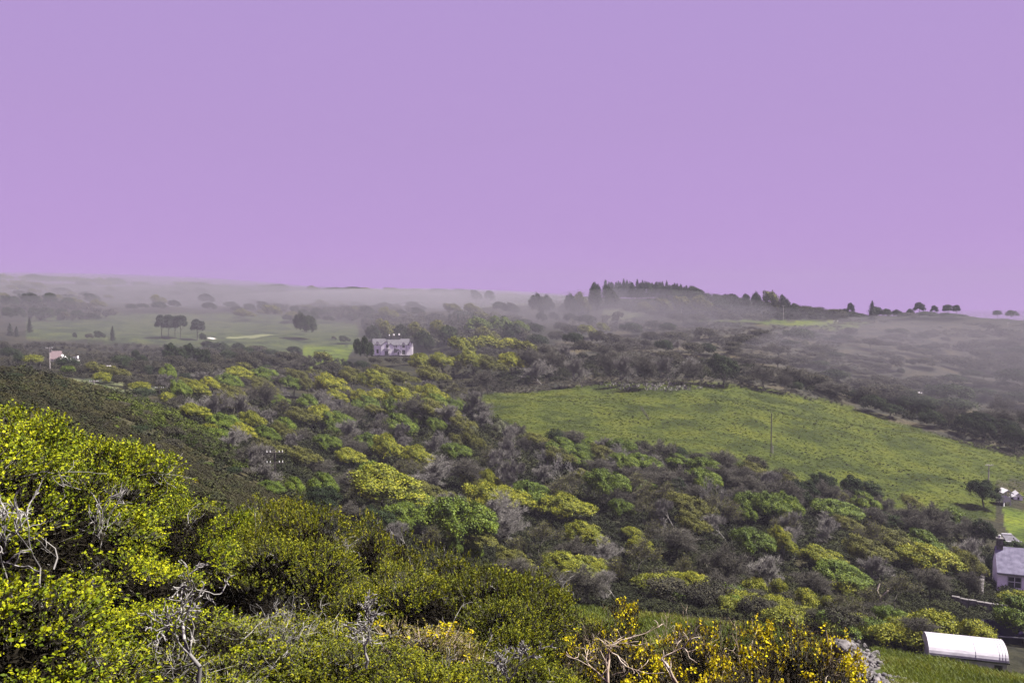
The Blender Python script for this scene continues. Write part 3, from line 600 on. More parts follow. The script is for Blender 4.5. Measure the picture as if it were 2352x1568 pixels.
scatter([(1230,1300),(1500,1330),(1700,1360),(1900,1390),(1900,1420),(1600,1385),(1400,1365),(1260,1350)], 16, ['budding','dark_bare','ygreen','green','oliveg'], (70, 120), (.7, .9), 24, .45)
scatter([(0,850),(120,870),(300,940),(520,1050),(620,1100),(450,1085),(330,1060),(150,960),(40,900)], 34, ['shrub_dark','shrub_black','shrub_brown','shrub_green'], (35, 75), (.4, .6), 25, .4)
scatter([(1480,1345),(1760,1372),(1950,1425),(2150,1475),(2140,1500),(1900,1460),(1700,1420),(1500,1385)], 48, ['shrub_yellow','shrub_green','shrub_dark'], (55, 95), (.5, .7), 26, .22)
LOWER = [(360,905),(520,880),(640,880),(760,900),(1000,905),(1050,930),(1130,975),(1200,1040),(1260,1120),(1450,1150),(1620,1160),(1800,1195),(1950,1230),(2100,1260),(2260,1265)] + WOOD[WOOD.index((2290,1330)):]
scatter([(1200,1020),(1450,1060),(1800,1125),(2100,1205),(2260,1240),(2000,1240),(1700,1190),(1400,1140),(1200,1110)], 20, ['dark_bare','dgreen','dark_bare','bare'], (80, 110), (.7, .9), 28, .3)
scatter(LOWER, 140, ['budding','bare','dark_bare','oliveg','green','bare','ygreen'], (95, 150), (.7, .9), 13, .33)
scatter([(1230,1035),(1330,1028),(1450,1040),(1600,1058),(1760,1092),(1900,1130),(2050,1178),(2200,1215),(2200,1235),(1900,1160),(1600,1080),(1240,1062)], 34, ['shrub_dark','shrub_black','shrub_dark','shrub_green'], (50, 80), (.6, .8), 14, .4)
scatter([(0,800),(120,845),(360,848),(640,812),(800,850),(880,850),(860,880),(640,872),(400,880),(250,872),(120,862),(0,835)], 34, ['shrub_dark','shrub_black','shrub_dark','far_olive','shrub_dark'], (70, 120), (.5, .75), 15, .45)
scatter([(480,805),(640,818),(700,822),(720,860),(560,870),(480,850)], 10, ['dark_bare','far_dark','shrub_dark'], (70, 120), (.6, .8), 16, .4)
scatter([(1180,760),(1400,745),(1620,770),(1650,860),(1400,880),(1200,885),(1160,800)], 28, ['shrub_dark','dark_bare','shrub_black','bare','shrub_brown'], (90, 150), (.55, .8), 17, .45)
scatter([(1650,780),(2000,770),(2352,770),(2352,980),(2100,960),(1900,915),(1700,880)], 95, ['shrub_dark','shrub_black','shrub_dark','dark_bare'], (70, 190), (.3, .5), 18, .34)
scatter([(2030,965),(2352,1040),(2352,990),(2060,920),(1960,915)], 26, ['dgreen','shrub_black','dark_bare'], (90, 130), (.6, .8), 19, .4)
scatter([(0,700),(700,745),(850,745),(1200,745),(1200,720),(600,705),(0,690)], 60, ['far_dark','far_olive','far_dark'], (70, 130), (.5, .8), 20, .36)
scatter([(0,652),(500,668),(1000,678),(1200,690),(1000,700),(0,690)], 50, ['far_dark','far_olive'], (60, 130), (.4, .6), 21, .36)
scatter([(0,632),(200,642),(420,655),(700,666),(1000,668),(1200,682),(1200,686),(800,672),(400,660),(0,640)], 40, ['far_dark','far_olive'], (120, 240), (.14, .24), 27, .12)
scatter([(60,835),(300,905),(450,985),(600,1075),(560,1060),(420,940),(300,890)], 24, ['shrub_green','shrub_black','shrub_yellow','shrub_dark'], (60, 100), (.5, .7), 22, .35)

# ------------------------------------------------------------------ ground cover nobody could count
def stuff(name, label, cat, proto, mname, polys, n, size, seed, d0=5, d1=600, flat=1.0, nzs=14, skip=None, patch=None):
    """copies of a small clump merged into ONE mesh over the given areas"""
    rng = np.random.default_rng(seed); Vs = []; 
    pv, pq, pr = proto; X = []; 
    while sum(len(a) for a in X) < n:
        # even over the ground seen: sample range evenly in log space, keep by polygon
        a = rng.uniform(math.radians(-33), math.radians(33), 20000); r = np.exp(rng.uniform(math.log(d0), math.log(d1), 20000))
        x = r * np.sin(a); y = r * np.cos(a); z = H(x, y); u, v = project(x, y, z)
        ok = np.zeros(len(x), bool)
        for p in polys: ok |= inpoly(u, v, p)
        if patch: ok &= fbm(x / patch[0], y / patch[0], 3, seed + 5) > patch[1]
        if skip: ok &= ~inpoly(u, v, skip)
        ok &= (u > -150) & (u < 2500)
        X.append(np.stack([x[ok], y[ok], z[ok], r[ok]], 1))
        if len(X) > 60: break
    X = np.concatenate(X)[:n]; n = len(X)
    s = rng.uniform(size[0], size[1], n)
    if len(size) > 2: s = s * np.clip(X[:, 3] / size[2], .5, 4)
    th = rng.uniform(0, 2 * PI, n); c = np.cos(th)[:, None]; sn = np.sin(th)[:, None]; S = s[:, None]
    V = np.stack([X[:, :1] + S * (pv[None, :, 0] * c - pv[None, :, 1] * sn), X[:, 1:2] + S * (pv[None, :, 0] * sn + pv[None, :, 1] * c), X[:, 2:3] + S * flat * pv[None, :, 2] - .03], 2).reshape(-1, 3)
    k = len(pv); Q = (pq[None] + (np.arange(n) * k)[:, None, None]).reshape(-1, pq.shape[1])
    R = np.clip(pr[None] * .6 + rng.uniform(0, .25, (n, 1)) + (fbm(X[:, :1] / nzs, X[:, 1:2] / nzs, 3, seed) - .35) * .9, 0, 1).ravel()
    o = link(name, mesh_np(name, V, Q, [M[mname]], R)); tag(o, label, cat, kind='stuff'); return o
def tuft(seed, n=14, h=1.0, w=.10, lean=.5):
    rng = np.random.default_rng(seed); b = rng.normal(size=(n, 3)) * [.28, .28, 0]; d = rng.normal(size=(n, 3)) * [lean, lean, 0]; d[:, 2] = 1; t = b + d * h * rng.uniform(.5, 1, (n, 1)) * [.6, .6, 1]
    s = unit(np.cross(d, rng.normal(size=(n, 3)))) * w * .5; m_ = (b + t) * .5 + d * [.0, .0, .12]
    V = np.stack([b, m_ + s, t, m_ - s], 1).reshape(-1, 3); return V, np.arange(4 * n).reshape(n, 4), rng.uniform(0, 1, n)
def clumpy(seed, n=60, size=.2):
    return crown(seed, n=n * 2, nl=5, size=size, clump=4, rx=.3, rz=.25, cz=.35, r0=.2, r1=.3, bottom=0, sub=.09)
HEATH = AREAS[0][1]
stuff('heath_scrub', 'dark brown-olive heather and low gorse covering the slope behind the left hedge', 'heath', clumpy(201, 60, .12), 'heath', [HEATH], 17000, (.4, 1.1, 90), 301, 24, 185, .6, patch=(9, .42))
stuff('green_scrub', 'fresh green bramble and scrub along the lower edge of the dark heath slope', 'scrub', clumpy(212, 70, .12), 'scrubgreen', [[(230,895),(420,965),(620,1085),(600,1105),(500,1060),(330,975),(250,925)]], 700, (.9, 2.4, 130), 321, 60, 190, .6)
stuff('heath_clumps', 'darker gorse clumps scattered over the dark heath slope', 'gorse', clumpy(213, 70, .12), 'under', [HEATH], 500, (1.2, 2.6, 100), 322, 30, 185, .5)
stuff('gorse_flecks', 'tiny yellow gorse flowers dotted over the dark heath slope', 'gorse flowers', clumpy(202, 5, .1), 'flower', [[(150,960),(600,1120),(400,1120),(250,1020)]], 260, (.3, .5, 90), 302, 30, 150, .9)
stuff('woodland_undergrowth', 'dark bramble and ivy undergrowth beneath the valley trees', 'undergrowth', clumpy(203, 90, .11), 'under', [WOOD, [(2040,1260),(2352,1260),(2352,1470),(2160,1480),(2040,1400)]], 8000, (1.2, 2.6, 150), 303, 55, 260, .8)
stuff('hillside_scrub', 'brown bracken and heather mottling the misty right-hand hillside', 'scrub', clumpy(204, 60, .12), 'brown', [AREAS[1][1]], 9000, (.7, 2.4, 400), 304, 235, 640, .5, patch=(30, .5))
stuff('far_scrub', 'dark thicket between the golf course and the valley woods', 'thicket', clumpy(205, 60, .12), 'scrub', [[(0,795),(300,795),(480,805),(700,812),(860,850),(860,890),(640,880),(380,900),(360,888),(200,872),(120,862),(0,840)],[(1050,760),(1250,780),(1180,900),(1000,900)]], 3500, (1.4, 3.0, 350), 305, 200, 520, .7)
stuff('field_tussocks', 'dark rush tussocks dotted over the big green field', 'tussocks', clumpy(206, 16, .3), 'scrub', [FIELD], 750, (.25, .8, 230), 306, 150, 420, .45, patch=(22, .5))
stuff('field_grass', 'rough pasture grass on the big green field', 'grass', tuft(207, 16, 1, .18, .9), 'fgrass', [FIELD], 16000, (.2, .5, 230), 307, 150, 420, .5)
stuff('dead_stalks', 'pale dead stalks along the top of the big green field', 'dead stalks', tuft(208, 8, 1, .25, .4), 'lichen', [[(1370,884),(1560,882),(1640,890),(1560,900),(1430,898)]], 90, (.7, 1.3), 308, 200, 420, 1.0)
stuff('distant_woodland', 'dark merged woodland strips in the mist of the far left hills', 'woodland', clumpy(214, 90, .12), 'scrub', [[(-60,702),(90,700),(200,712),(300,722),(190,738),(-60,738)],[(-60,668),(60,666),(140,676),(130,706),(-60,708)],[(560,692),(700,694),(850,702),(960,720),(1000,750),(860,752),(820,742),(700,722),(560,712)],[(835,742),(1060,735),(1190,742),(1210,790),(1000,808),(925,800),(960,795),(850,790)]], 1500, (4, 9), 323, 420, 1200, .75, patch=(60, .42))
stuff('hillside_bracken', 'low dull brown bracken filling the open patches of the right-hand hillside', 'bracken', clumpy(217, 40, .12), 'brown', [AREAS[1][1]], 9000, (.4, 1.1, 400), 326, 235, 640, .35, nzs=40)
stuff('hilltop_thicket', 'dark bushy thicket running down the slope below the hilltop conifer wood', 'thicket', clumpy(215, 90, .12), 'under', [[(1280,700),(1390,672),(1620,672),(1720,695),(1815,708),(1815,736),(1520,730),(1400,708),(1300,736)],[(1815,712),(1950,722),(1950,734),(1815,734)]], 900, (3, 6.5), 324, 420, 720, .8)
stuff('hedge_understorey', 'dark bramble and dead litter beneath the bushes of the near hedge', 'undergrowth', clumpy(216, 90, .07), 'thatch_shade', [[(-150,1000),(300,1180),(700,1260),(1000,1330),(1350,1420),(1930,1500),(1900,2400),(-150,2400)]], 6500, (.2, .6), 325, 7, 27, .8)
stuff('bank_grass', 'long bright grass on the bank behind the hedge and around the white shelter', 'grass', tuft(209, 16, 1, .06, .55), 'grass', [AREAS[12][1]], 44000, (.18, .42, 40), 309, 10, 80, .8, 6, [(1895,1455),(1950,1462),(2015,1500),(2050,1570),(1990,1640),(1885,1640)])
stuff('hedgerow_thicket', 'dark bramble thicket between the big green field and the right-hand hill', 'thicket', clumpy(211, 70, .12), 'under', [[(1150,890),(1400,868),(1700,874),(1900,908),(2100,968),(2352,1040),(2352,995),(2100,920),(1900,868),(1650,835),(1300,820),(1150,830)]], 1500, (1.6, 3.4, 300), 311, 225, 420, .7)
stuff('path_stones', 'pale broken stones on the path beside the gorse', 'stones', crown(210, n=40, nl=3, size=.5, clump=4, bottom=0), 'pale', [AREAS[13][1]], 10, (.2, .4), 310, 8, 60, .5) if 0 else None
# ------------------------------------------------------------------ near hedge
def sprigs(P0, D, rng, leaf, nleaf, L, droop=.2):
    """leafy shoots: returns leaves and stem segments"""
    n = len(P0); t = np.tile(np.linspace(.15, 1.0, nleaf), n); k = np.repeat(np.arange(n), nleaf); Ls = L * rng.uniform(.6, 1.3, n)
    D = unit(D); bend = rng.normal(size=(n, 3)) * .35
    A = P0[k] + (D[k] + bend[k] * t[:, None] * .5) * (t * Ls[k])[:, None]
    side = unit(np.cross(D[k], rng.normal(size=(len(k), 3))))
    ax = unit(D[k] * .7 + side)                         # leaf axis
    Nn = unit(np.cross(ax, rng.normal(size=(len(k), 3))) + np.array([0, 0, .9])); Nn = unit(Nn - ax * (Nn * ax).sum(1, keepdims=True))
    s = leaf * rng.uniform(.6, 1.3, len(k)); C = A + ax * s[:, None] * .5
    V, Q = cards(C, Nn, s, rng, .62, .0, ax)
    V = V.reshape(-1, 4, 3); V[:, [1, 3]] += (Nn * s[:, None] * .10)[:, None]; V = V.reshape(-1, 3)
    tone = rng.uniform(0, 1, n); R = np.clip(.72 * tone[k] + .28 * rng.uniform(0, 1, len(k)), 0, 1)
    S = np.concatenate([P0 - D * .04, P0 + D * Ls[:, None] + bend * .4 * Ls[:, None], np.full((n, 1), .0028), np.full((n, 1), .0012)], 1)
    return V, Q, R, S
def bush(kind, seed, nsp, leaf, nleaf, L, lm, tm, w=2.4, h=2.0, nl=22, flower=0, bare=0, bm=None, gap=.0):
    rng = np.random.default_rng(seed); c, rad = lobes(rng, nl, .36, .34, .56, .11, .2)
    li = rng.choice(nl, nsp, p=rad ** 2 / (rad ** 2).sum()); d = unit(rng.normal(size=(nsp, 3)) + [0, 0, .35] + unit(c[li] - [0, 0, .4]) * .8)
    Pn = c[li] + d * rad[li][:, None] * rng.uniform(.75, 1.05, (nsp, 1)); keep = (np.linalg.norm(Pn[:, None] - c[None], axis=2) / rad[None]).min(1) > .66
    keep &= d[:, 2] > rng.uniform(-1.0, .1, nsp)
    keep &= fbm(Pn[:, 0] * 4 + seed + Pn[:, 1] * 3, Pn[:, 2] * 5 - Pn[:, 1] * 2, 2, seed) > gap
    Pn = Pn[keep] * [w, w, h]; d = d[keep]
    ni = nsp // 3; l2 = rng.choice(nl, ni, p=rad ** 2 / (rad ** 2).sum()); Pi = (c[l2] + unit(rng.normal(size=(ni, 3))) * (rad[l2] * rng.uniform(.1, .75, ni))[:, None]) * [w, w, h]
    V, Q, R, S = sprigs(Pn, d + np.array([0, 0, .25]), rng, leaf, nleaf, L)
    nv = ni * 8; Vi, Qi = cards(np.repeat(Pi, 8, 0) + rng.normal(size=(nv, 3)) * .06, unit(rng.normal(size=(nv, 3))), rng.uniform(.04, .09, nv), rng, .22)      # near-black twig slivers inside the bush, painted shade for the gaps between leaves
    Q = np.concatenate([Q, Qi + len(V)]); V = np.concatenate([V, Vi]); mi_ = np.concatenate([np.zeros(len(R), int), np.ones(nv, int)]); R = np.concatenate([R, rng.uniform(0, 1, nv)]); mats = [M[lm], M['thatch_shade']]
    if flower:
        top_ = np.nonzero(S[:, 5] > np.percentile(S[:, 5], 35))[0]; cen = S[rng.choice(top_, 13), 3:6]; near_ = top_[(np.linalg.norm(S[top_, 3:6][:, None] - cen[None], axis=2).min(1) < .24)]; tip = S[rng.choice(near_, flower)]; f = tip[:, 3:6] + rng.normal(size=(flower, 3)) * .03
        f = np.repeat(f, 11, 0) + rng.normal(size=(flower * 11, 3)) * [.03, .03, .025]
        V2, Q2 = cards(f, unit(rng.normal(size=f.shape) + [0, 0, .5]), .035 * rng.uniform(.7, 1.3, len(f)), rng, .9)
        fl = mesh_np('flowers', V2, Q2, [M['flower']], rng.uniform(0, 1, len(f)))
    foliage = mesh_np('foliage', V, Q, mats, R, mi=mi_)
    T_ = []
    for i in range(7):                                   # main limbs up to the lobes
        a = rng.uniform(0, 2 * PI); j = rng.integers(nl); q0 = np.array([.12 * math.cos(a) * w, .12 * math.sin(a) * w, -.2]); q1 = c[j] * [w, w, h]; p_ = q0
        for s_ in range(6):
            q = q0 + (q1 - q0) * (s_ + 1) / 6 + rng.normal(size=3) * .05; T_.append((*p_, *q, .022 * (1 - s_ * .13), .022 * (1 - (s_ + 1) * .13))); p_ = q
    S2 = np.array(T_)
    V3, Q3, i3 = tubes(np.concatenate([S2, S]), 3); stems = mesh_np('stems', V3, Q3, [M[tm]], rng.uniform(0, 1, len(S2) + len(S))[i3])
    out = {'foliage': foliage, 'branches': stems}
    if flower: out['flowers'] = fl
    if bare:
        S4 = []; 
        for i in range(bare):
            j = rng.integers(nl); d_ = unit(rng.normal(size=3) * [1, 1, .5] + [0, 0, .6]); q = (c[j] + d_ * rad[j] * .5) * [w, w, h]
            grow(rng, q, d_, .30, .0065, 2, S4, .6, .1, (2, 4), .72, .3, 3)
        S4 = np.array(S4); S4[:, 6:8] = np.maximum(S4[:, 6:8], .0022); V4, Q4, i4 = tubes(S4, 3)
        out['bare_branches'] = mesh_np('bare_branches', V4, Q4, [M[bm or 'lichen']], rng.uniform(0, 1, len(S4))[i4])
    P.setdefault(kind, []).append(out)
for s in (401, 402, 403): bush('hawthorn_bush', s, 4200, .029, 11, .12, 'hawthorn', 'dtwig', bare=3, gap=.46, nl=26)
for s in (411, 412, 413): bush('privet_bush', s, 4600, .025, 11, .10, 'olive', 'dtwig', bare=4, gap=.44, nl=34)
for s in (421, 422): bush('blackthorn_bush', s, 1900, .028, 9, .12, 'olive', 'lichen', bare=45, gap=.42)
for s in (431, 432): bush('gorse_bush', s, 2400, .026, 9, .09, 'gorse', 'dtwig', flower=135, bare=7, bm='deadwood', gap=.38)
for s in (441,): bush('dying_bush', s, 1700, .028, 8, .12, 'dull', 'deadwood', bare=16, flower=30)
FGN = {'hawthorn_bush': ('hawthorn_bush', 'bush', 'bright yellow-green hawthorn bush'), 'privet_bush': ('privet_bush', 'bush', 'olive-green small-leaved bush'), 'blackthorn_bush': ('blackthorn_bush', 'bush', 'silvery bare-twigged bush'),
       'gorse_bush': ('gorse_bush', 'gorse', 'yellow-flowered gorse bush'), 'dying_bush': ('dying_bush', 'bush', 'half-dead brownish bush')}
SIL = [(-500,880),(-200,880),(0,914),(60,930),(150,962),(200,1010),(270,1080),(330,1092),(400,1097),(500,1100),(600,1118),(720,1165),(850,1195),(1000,1255),(1150,1292),(1250,1336),(1350,1376),(1500,1395),(1620,1400),(1700,1410),(1800,1418),(1880,1416),(1930,1448),(1960,1540),(2010,1640),(2100,1700)]
sil = lambda u: float(np.interp(u, [p[0] for p in SIL], [p[1] for p in SIL]))
FG = []
def fg(kind, u, vt, d, w, rz=None, k=None, hmin=1.0):
    wx, wy, wz = ray(u, vt); x, y, zt = float(wx * d), float(wy * d), float(wz * d); zg = float(H(x, y))
    h = max(hmin, zt - zg + .1); pr = P[kind][RND.randrange(len(P[kind])) if k is None else k % len(P[kind])]; nm, cat, desc = FGN[kind]
    o = empty(nm, (x, y, zt - h), RND.uniform(0, 6.28) if rz is None else rz, (w / 2.4, w / 2.4, h / 2.0 * 1.0))
    for pn, me in pr.items(): link(pn, me, o)
    FG.append(dict(o=o, u=u, v=vt, d=d, desc=desc, cat=cat, kind=kind)); return o
r_ = random.Random(77)
ROWS = [(17, 8, 2.5, 'crest'), (14, 55, 2.4, 'upper'), (11.3, 125, 2.2, 'middle'), (9.0, 215, 2.0, 'lower'), (7.2, 330, 1.7, 'near'), (5.9, 470, 1.45, 'front')]
for ri, (d0, off, w0, rn) in enumerate(ROWS):
    step = w0 * .68 * F / d0; u = -180 + (ri % 2) * step * .5
    while u < 1990:
        uu = u + r_.uniform(-.12, .12) * step; vt = sil(uu) + off - 22 + (r_.uniform(-14, 20) if ri == 0 else r_.uniform(-45, 50))
        left = max(0, 1 - uu / 500); dd = d0 * (1 - .28 * left) * r_.uniform(.96, 1.04)
        hole = (20 < uu < 240 and 1130 < vt < 1340 and r_.random() < .75) or (560 < uu < 700 and 1290 < vt < 1430 and r_.random() < .4)
        if vt < 1640 and not (uu > 1930) and not hole:
            if uu < 470 - ri * 10 and vt < 1400: kind = 'hawthorn_bush'
            elif uu > 1330 and vt < sil(uu) + 190 and ri < 4: kind = 'gorse_bush'
            elif uu < 760 and vt > 1330: kind = 'blackthorn_bush' if r_.random() < .6 else 'hawthorn_bush'
            elif uu > 1650: kind = 'gorse_bush'
            elif 780 < uu < 1010 and 1330 < vt < 1450: kind = 'dying_bush'
            elif r_.random() < .07: kind = 'blackthorn_bush'
            else: kind = 'privet_bush'
            fg(kind, uu, vt, dd, w0 * r_.uniform(.92, 1.15)); FG[-1]['row'] = rn
        u += step
for uu, vt, dd, kd in ((380, 1395, 6.2, 'hawthorn_bush'), (520, 1440, 6.0, 'blackthorn_bush'), (640, 1415, 6.4, 'blackthorn_bush'), (740, 1470, 6.0, 'privet_bush'), (260, 1480, 5.6, 'blackthorn_bush'), (930, 1500, 6.1, 'privet_bush'), (1150, 1480, 6.4, 'privet_bush')):
    fg(kd, uu, vt, dd, 1.7); FG[-1]['row'] = 'front'
# dead pale branches standing out of the hedge
def snag(name, label, u, vb, d, hpx, seed, mname, depth=3, lean=0.2, wid=1.0, r=.03, spread=.6):
    rng = np.random.default_rng(seed); S = []
    grow(rng, (0, 0, -.15), (lean, 0, 1), .32, r * .8, depth + 1, S, spread * .8, .1, (2, 4), .66, .24, 4); S = np.array(S); zs = S[:, [2, 5]].max(); S[:, 6:8] = np.maximum(S[:, 6:8], .0035)
    hh = hpx * d / F; S[:, :6] *= hh / zs; S[:, [0, 3]] *= wid; S[:, 6:8] *= max(hh, .8)
    V, Q, i = tubes(S, 6); me = mesh_np(name, V, Q, [M[mname]], rng.uniform(0, 1, len(S))[i], smooth=True)
    wx, wy, wz = ray(u, vb); o = link(name, me); o.location = (float(wx * d), float(wy * d), float(wz * d)); tag(o, label, 'dead branch'); return o
snag('dead_branch', 'pale twisted dead branches standing in the gorse right of centre', 1402, 1545, 8.2, 108, 9, 'deadwood', 2, .1, 1.5, .026)
snag('dead_branch', 'forked whitish dead branch in the dark gorse right of the twisted one', 1556, 1545, 8.0, 120, 14, 'deadwood', 2, -.2, 1.0, .028)
snag('dead_branch', 'lichen-grey dead limb rising in the dark gap of the left hedge', 190, 1390, 6.5, 230, 21, 'lichen', 3, -.3, .9, .019)
snag('dead_branch', 'smaller lichen-grey dead branch left of the tall dead limb in the left hedge', 105, 1470, 6.4, 140, 22, 'lichen', 3, -.25, .9, .016)
snag('dead_branch', 'grey crossing dead stems at the bottom left of the hedge', 455, 1500, 5.2, 220, 23, 'lichen', 4, -.05, 1.1, .020)
snag('dead_branch', 'bare silver stems leaning at the far left edge of the hedge', 15, 1480, 5.4, 330, 24, 'lichen', 4, .25, .8, .018)
snag('dead_branch', 'thin silvery dead twigs in the lower middle of the hedge', 840, 1500, 5.6, 150, 25, 'lichen', 4, .1, 1.3, .016)
snag('dead_branch', 'whitish dead twigs at the bottom edge below the brown bush', 1160, 1590, 5.4, 150, 26, 'lichen', 4, .1, 1.3, .016)
# the dead white-limbed tree below the right wood
def white_tree():
    x, y, z, d = hit(2020, 1400); S = []; k = y / F
    for (a, b, c, e_) in ((2012,1400,2012,1368),(2012,1368,2006,1352),(2006,1352,2013,1338),(2012,1372,2030,1358),(2030,1358,2042,1345),(2012,1385,2020,1372),(2030,1358,2029,1345)):
        S.append(((a - 2012) * k, 0, (1400 - b) * k, (c - 2012) * k, .15, (1400 - e_) * k, .11, .075))
    V, Q, i = tubes(np.array(S), 6); o = link('dead_tree', mesh_np('dead_tree', V, Q, [M['deadwood']], np.full(len(Q), .9))); o.location = (x, y, z)
    tag(o, 'bone-white forked dead tree among the yellow bushes left of the white shelter', 'dead tree')
white_tree()

# ------------------------------------------------------------------ poles
def pole(u, vt, vb, label, arms=1, pale=False, r=.16, ins=True, minr=0):
    x, y, z, d = hit(u, vb); k = (y * CP - z * SP) / F; h = (project(x, y, z)[1] - vt) * k; t = empty('telegraph_pole', (x, y, z), .15); m_ = M['ppole'] if pale else M['pole']; r = max(r, .42 * k)
    MB().cyl((0, 0, -.3), (0, 0, h), r, r * .7).obj('pole', m_, t)
    for a in range(arms):
        zz = h - .3 - a * 1.3; ar = MB().box(-1.05, 1.05, -.07 - r, .07 - r, zz - .07, zz + .07).obj('crossarm', m_, t)
        if ins:
            for q in (-.95, -.55, .55, .95): MB().cyl((q, -r, zz + .07), (q, -r, zz + .30), .07, .05, 6).obj('insulator', M['porcelain'], ar)
    tag(t, label, 'telegraph pole')
pole(632, 1033, 1112, 'dark telegraph pole with two white-insulated crossarms in the left of the valley woods', 2)
pole(1771, 948, 1040, 'tall plain wooden pole standing alone in the big green field', 0)
pole(115, 797, 856, 'pale telegraph pole in front of the far pink-roofed cottage', 1, True)
pole(93, 836, 850, 'short pale post left of the pole by the far pink-roofed cottage', 0, True)
pole(216, 873, 893, 'faint pole in the pale field beyond the heath', 1, True)
pole(367, 888, 918, 'dark pole with white insulators at the right end of the pale field beyond the heath', 1)
pole(932, 864, 886, 'telegraph pole rising from the woods below the white gabled house', 1, True)
pole(2270, 1065, 1122, 'telegraph pole with white insulators at the right end of the big green field', 1, True)
pole(1799, 701, 736, 'telegraph pole in front of the hedge left of the bright green knoll', 1, True)
pole(1565, 708, 740, 'thin pole below the conifer wood on the hilltop', 0, True)
x, y, z, d = hit(1775, 1042); t = MB().cyl((0, 0, -.2), (0, 0, 1.9), .10, .09, 8).cyl((0, 0, 1.9), (0, 0, 2.0), .13, .05, 8).obj('marker_post', M['ppole']); t.location = (x, y, z); tag(t, 'short pale post beside the tall plain pole in the big green field', 'post')
# leaning fence line inside the field
x0, y0, z0, d = hit(1472, 940); x1, y1, z1, d = hit(1490, 966)
f = empty('wire_fence', (x0, y0, z0)); 
for i in range(9):
    px, py = (x1 - x0) * i / 8, (y1 - y0) * i / 8; g = float(H(x0 + px, y0 + py)) - z0
    MB().cyl((px, py, g - .1), (px + .03, py, g + 1.1), .09, .07, 6).obj('post', M['pole'], f)
for hz in (.5, .95):
    S = [((x1 - x0) * i / 8, (y1 - y0) * i / 8, float(H(x0 + (x1 - x0) * i / 8, y0 + (y1 - y0) * i / 8)) - z0 + hz, (x1 - x0) * (i + 1) / 8, (y1 - y0) * (i + 1) / 8, float(H(x0 + (x1 - x0) * (i + 1) / 8, y0 + (y1 - y0) * (i + 1) / 8)) - z0 + hz, .02, .02) for i in range(8)]
    V, Q, i = tubes(np.array(S), 4); link('wire', mesh_np('wire', V, Q, [M['pole']]), f)
tag(f, 'short run of dark post-and-wire fence crossing the middle of the big green field', 'fence')

